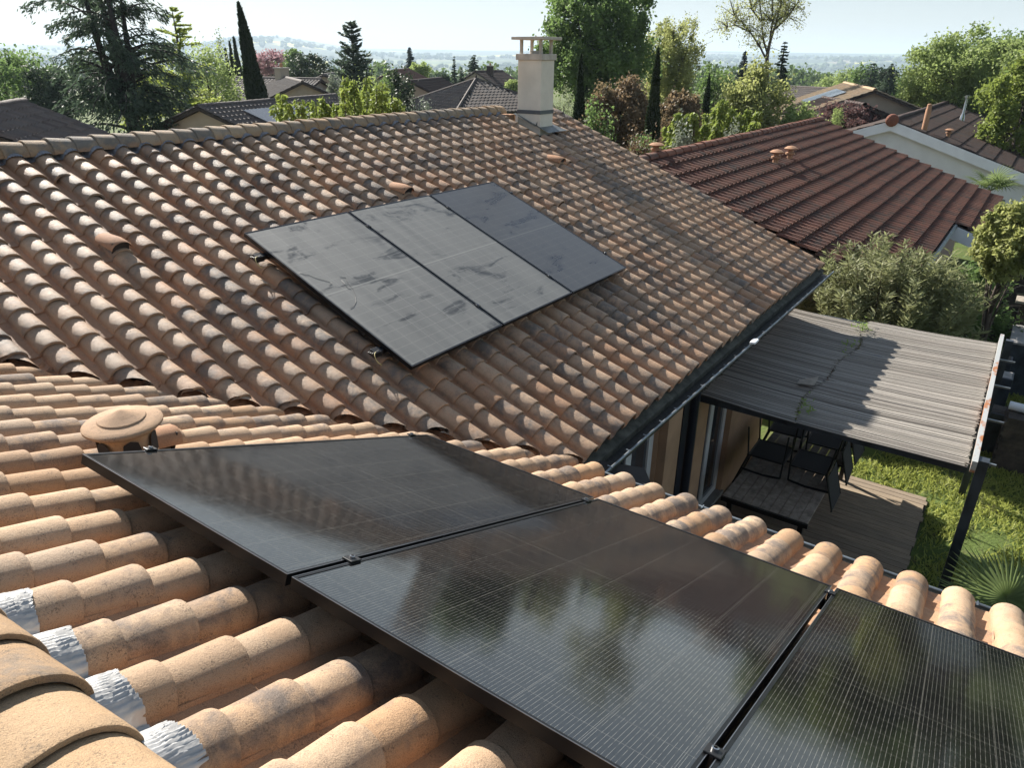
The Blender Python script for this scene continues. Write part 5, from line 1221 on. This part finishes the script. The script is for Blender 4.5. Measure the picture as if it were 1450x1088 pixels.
# fan palms
def fan(root, base, d, size, nseg=34, seed=0, blade_w=.032):
    rr = random.Random(seed); d = Vector(d).normalized(); side = d.cross(up).normalized(); nrm = side.cross(d).normalized(); mb = MB(); rv = []
    for i in range(nseg):
        t = (i/(nseg-1)-.5)*R(300); L = size*(.72+.28*math.cos(t*.5))*rr.uniform(.93, 1.05); dirn = d*math.cos(t)+side*math.sin(t); w = blade_w*size
        pts = []
        for k, u in enumerate((0, .35, .7, 1)):
            p = base + dirn*L*u + nrm*(.10*size*math.sin(u*2.2) - .22*size*u*u*(1 if abs(t) > 1 else .6)); pts.append((p, w*(.35, 1, .7, .03)[k]))
        wd = (dirn.cross(nrm)).normalized(); V = []
        for p, ww in pts: V += [p-wd*ww+nrm*ww*.5, p, p+wd*ww+nrm*ww*.5]
        Fs = []
        for k in range(3):
            for j in range(2): q = k*3+j; Fs.append((q, q+1, q+4, q+3))
        mb.add(V, Fs); rv += [.93 if rr.random() < .3 else rr.random()*.8]*6
    o = mb.build('leaf', F['palm'], root); face_rnd(o.data, rv)
def palm(name, label, crown, gz, leaves, size, seed, n=34):
    root = thing(name, label, 'palm', (crown.x, crown.y, gz)); rr = random.Random(seed)
    mb = MB(); mb.tube([(crown.x, crown.y, gz), (crown.x, crown.y, crown.z-.1)], [.14, .12], 10); mb.build('trunk', M['bark'], root)
    for (a, el) in leaves:
        d = Vector((math.cos(R(a))*math.cos(R(el)), math.sin(R(a))*math.cos(R(el)), math.sin(R(el)))); st = crown+d*size*.7; m = MB(); m.tube([crown, st], [.014, .01], 5); m.build('stem', F['palm'], root); fan(root, st, d+Vector((0,0,-.15)), size, n, seed+int(a))
palm('fan_palm', 'green fan palm growing below the foreground eave beside the terrace post', Vector((6.85, -.80, -4.86)), GZ, [(60, 50), (120, 40), (20, 35), (-30, 50), (95, 10), (150, 35), (-80, 40), (-140, 30), (30, 70)], .5, 3)
palm('fan_palm', 'small fan palm against the white gable wall, above the red roof corner', at(1402, 270, 29.5), ground_h(28, 1), [(200, 50), (240, 35), (170, 30), (280, 45), (120, 50), (90, 30), (220, 70), (300, 20)], .6, 9, 22)
# lawn blades
def lawn():
    n = 90000; g = rng; x = 6.5+g.random(n)*11.5; y = -4.5+g.random(n)*6.6; keep = ~((x < 11.05) & (y > .08)) & (y < 2.6) & ~((x < 6.2) & (y > -1.6)); 
    pat = np.array([noise.noise(Vector((a*1.1, b*1.1, 0))) for a, b in zip(x, y)]); keep &= (pat+.45*g.random(n) > .02); x, y = x[keep], y[keep]; P = np.stack([x, y, np.full(len(x), GZ+.035)+.02*g.random(len(x))], 1)
    d = g.normal(size=(len(x), 3))*.6; d[:, 2] = 1.0
    o = leaf_mesh('grass', P, .10, foliage('grass blade', (.14,.165,.035), (.29,.32,.08), (.50,.44,.19), .45), None, .18, dirs=d); tag(o, 'short uneven lawn beyond the wooden terrace', 'grass', kind='stuff')
lawn()
# bits at the right edge: timber fence, planters, workbench
fe = thing('timber_fence', 'brown horizontal timber fence behind the oleander bush at the right edge', 'fence', (19.2, .4, GZ))
for k in range(8): mb = MB(); mb.box((19.15, -3.0, GZ+.1+k*.2), (19.18, .9, GZ+.28+k*.2)); mb.build('fence_board', M['wood_dk'], fe)
for yy in (-2.9, -1.6, -.3, .8): mb = MB(); mb.box((19.06, yy, GZ), (19.14, yy+.08, GZ+1.75)); mb.build('post', M['wood_dk'], fe)
cab = thing('garden_cabinet', 'dark garden cabinet with a pale wooden top at the right edge', 'cabinet', (16.8, -1.3, GZ))
for nm_, a_, b_, m_ in (('cabinet_body', (16.2, -2.2, GZ), (17.4, -.42, GZ+1.05), 'steelpost'), ('lid', (16.15, -2.22, GZ+1.052), (17.42, -.38, GZ+1.09), 'concrete'), ('back_panel', (17.44, -2.2, GZ), (17.5, -.40, GZ+1.55), 'wood_dk'), ('top_board', (17.3, -2.3, GZ+1.552), (17.75, -.30, GZ+1.60), 'wood_lt')):
    mb = MB(); mb.box(a_, b_); mb.build(nm_, M[m_], cab)
for i, (x, y0, h, lab) in enumerate([(14.6, -.36, .95, 'dark square planter with a grey lid behind the middle of the rusty shade beam'), (15.5, -.30, .95, 'dark square planter farthest behind the rusty shade beam'), (13.4, -.42, .75, 'low dark square planter nearest the shade post')]):
    t_ = thing('planter', lab, 'planter', (x, y0, GZ), group='planters beside the shade'); mb = MB(); mb.box((x-.2, y0-.2, GZ), (x+.2, y0+.2, GZ+h)); mb.build('pot', M['steelpost'], t_, bevel=.01); mb = MB(); mb.box((x-.17, y0-.17, GZ+h-.05), (x+.17, y0+.17, GZ+h+.008)); mb.build('soil', M['concrete' if i == 0 else 'wood_dk'], t_)
mb = MB(); mb.tube([(13.05, -.56, -5.0), (12.9, -2.4, -5.0)], .07, 14); o = mb.build('white_pipe', M['pvc'], None, smooth=True, sharp=50); tag(o, 'thick white pipe lying on dark boards at the right edge', 'pipe')
bn = thing('board_stack', 'dark timber boards stacked under the white pipe', 'boards', (13.0, -1.6, GZ))
for k in range(11): mb = MB(); mb.box((12.7, -2.8, GZ+.02+k*.083), (13.4, -.58+.03*(k % 2), GZ+.098+k*.083)); mb.build('board', M['wood_dk'], bn)
hs = MB(); hs.tube([(12.6+.5*math.sin(t), -.5-.35*t, GZ+.03) for t in np.linspace(0, 5, 24)], .013, 6); o = hs.build('garden_hose', M['steelpost'], None, smooth=True); tag(o, 'grey garden hose winding over the lawn by the dark planters', 'hose')
# ------------------------------------------------------------------ far woods
def woods():
    bm = bmesh.new(); bmesh.ops.create_icosphere(bm, subdivisions=2, radius=1); bv = np.array([v.co[:] for v in bm.verts]); bf = np.array([[v.index for v in f.verts] for f in bm.faces]); bm.free()
    V = []; Fc = []; rv = []; k = 0; g = np.random.default_rng(3); tries = 0; cards = []
    while k < 5200 and tries < 60000:
        tries += 1; r = 260+5600*g.random()**1.35; px = g.uniform(-150, 1600); az = AZ-math.atan((px-725)/(F_PX*.93)); x, y = r*math.cos(az), r*math.sin(az)
        dens = noise.noise(Vector((x*.0021, y*.0021, 1.7)))+.35*noise.noise(Vector((x*.009, y*.009, 4)))
        if r > 520 and dens < .0 + .08*smooth(1500, 4500, r): continue
        if r < 520 and g.random() > .5: continue
        z = ground_h(x, y); h = g.uniform(5, 9)*(1+smooth(900, 3500, r)*1.3); w = h*g.uniform(.4, .62)
        if r < 1500:                                                # near enough to read as foliage: leaf clumps
            m = int(150 if r < 700 else 70); d = g.normal(size=(m, 3)); d /= np.linalg.norm(d, axis=1)[:, None]; P = d*(.55+.45*g.random((m, 1)))*(1+.25*np.sin(d[:, :1]*5+k))*np.array([w, w, h*.5])+np.array([x, y, z+h*.5]); cards.append((P, .17*h)); k += 1; continue
        nzv = 1+.12*np.sin(bv[:, 0]*4+k)*np.cos(bv[:, 1]*4+k*2)+.10*g.normal(size=len(bv)); P = bv*nzv[:, None]*np.array([w*1.3, w*1.3, h*.5])+np.array([x, y, z+h*.4])
        V.append(P); Fc.append(bf+len(Fc)*len(bv)); rv += [g.random()]*len(bf); k += 1
    V = np.concatenate(V); Fc = np.concatenate(Fc); me = bpy.data.meshes.new('woods'); me.from_pydata(V.tolist(), [], Fc.tolist()); face_rnd(me, rv)
    t = NT('far woods', .1, .95); a = t.n.new('ShaderNodeAttribute'); a.attribute_name = 'rnd'
    c = t.ramp(a.outputs['Fac'], [(0, (.035,.055,.025)), (.4, (.06,.095,.035)), (.75, (.10,.14,.05)), (1, (.15,.17,.07))]); t.col(c); t.bump(t.noise(t.tc.outputs['Object'], .6, 4, .8), 1.0, 1.5)
    me.materials.append(t.m); o = link(bpy.data.objects.new('woods', me)); tag(o, kind='stuff')
    A = np.concatenate([c_[0] for c_ in cards]); o = leaf_mesh('valley_treetops', A, 1.5, foliage('valley trees', (.045,.07,.025), (.10,.15,.045), (.19,.22,.09), .35), None, .7); tag(o, kind='stuff')
woods()
print('TRIS', sum(len(o.data.polygons) for o in bpy.data.objects if o.type == 'MESH'), 'OBJ', len(bpy.data.objects))
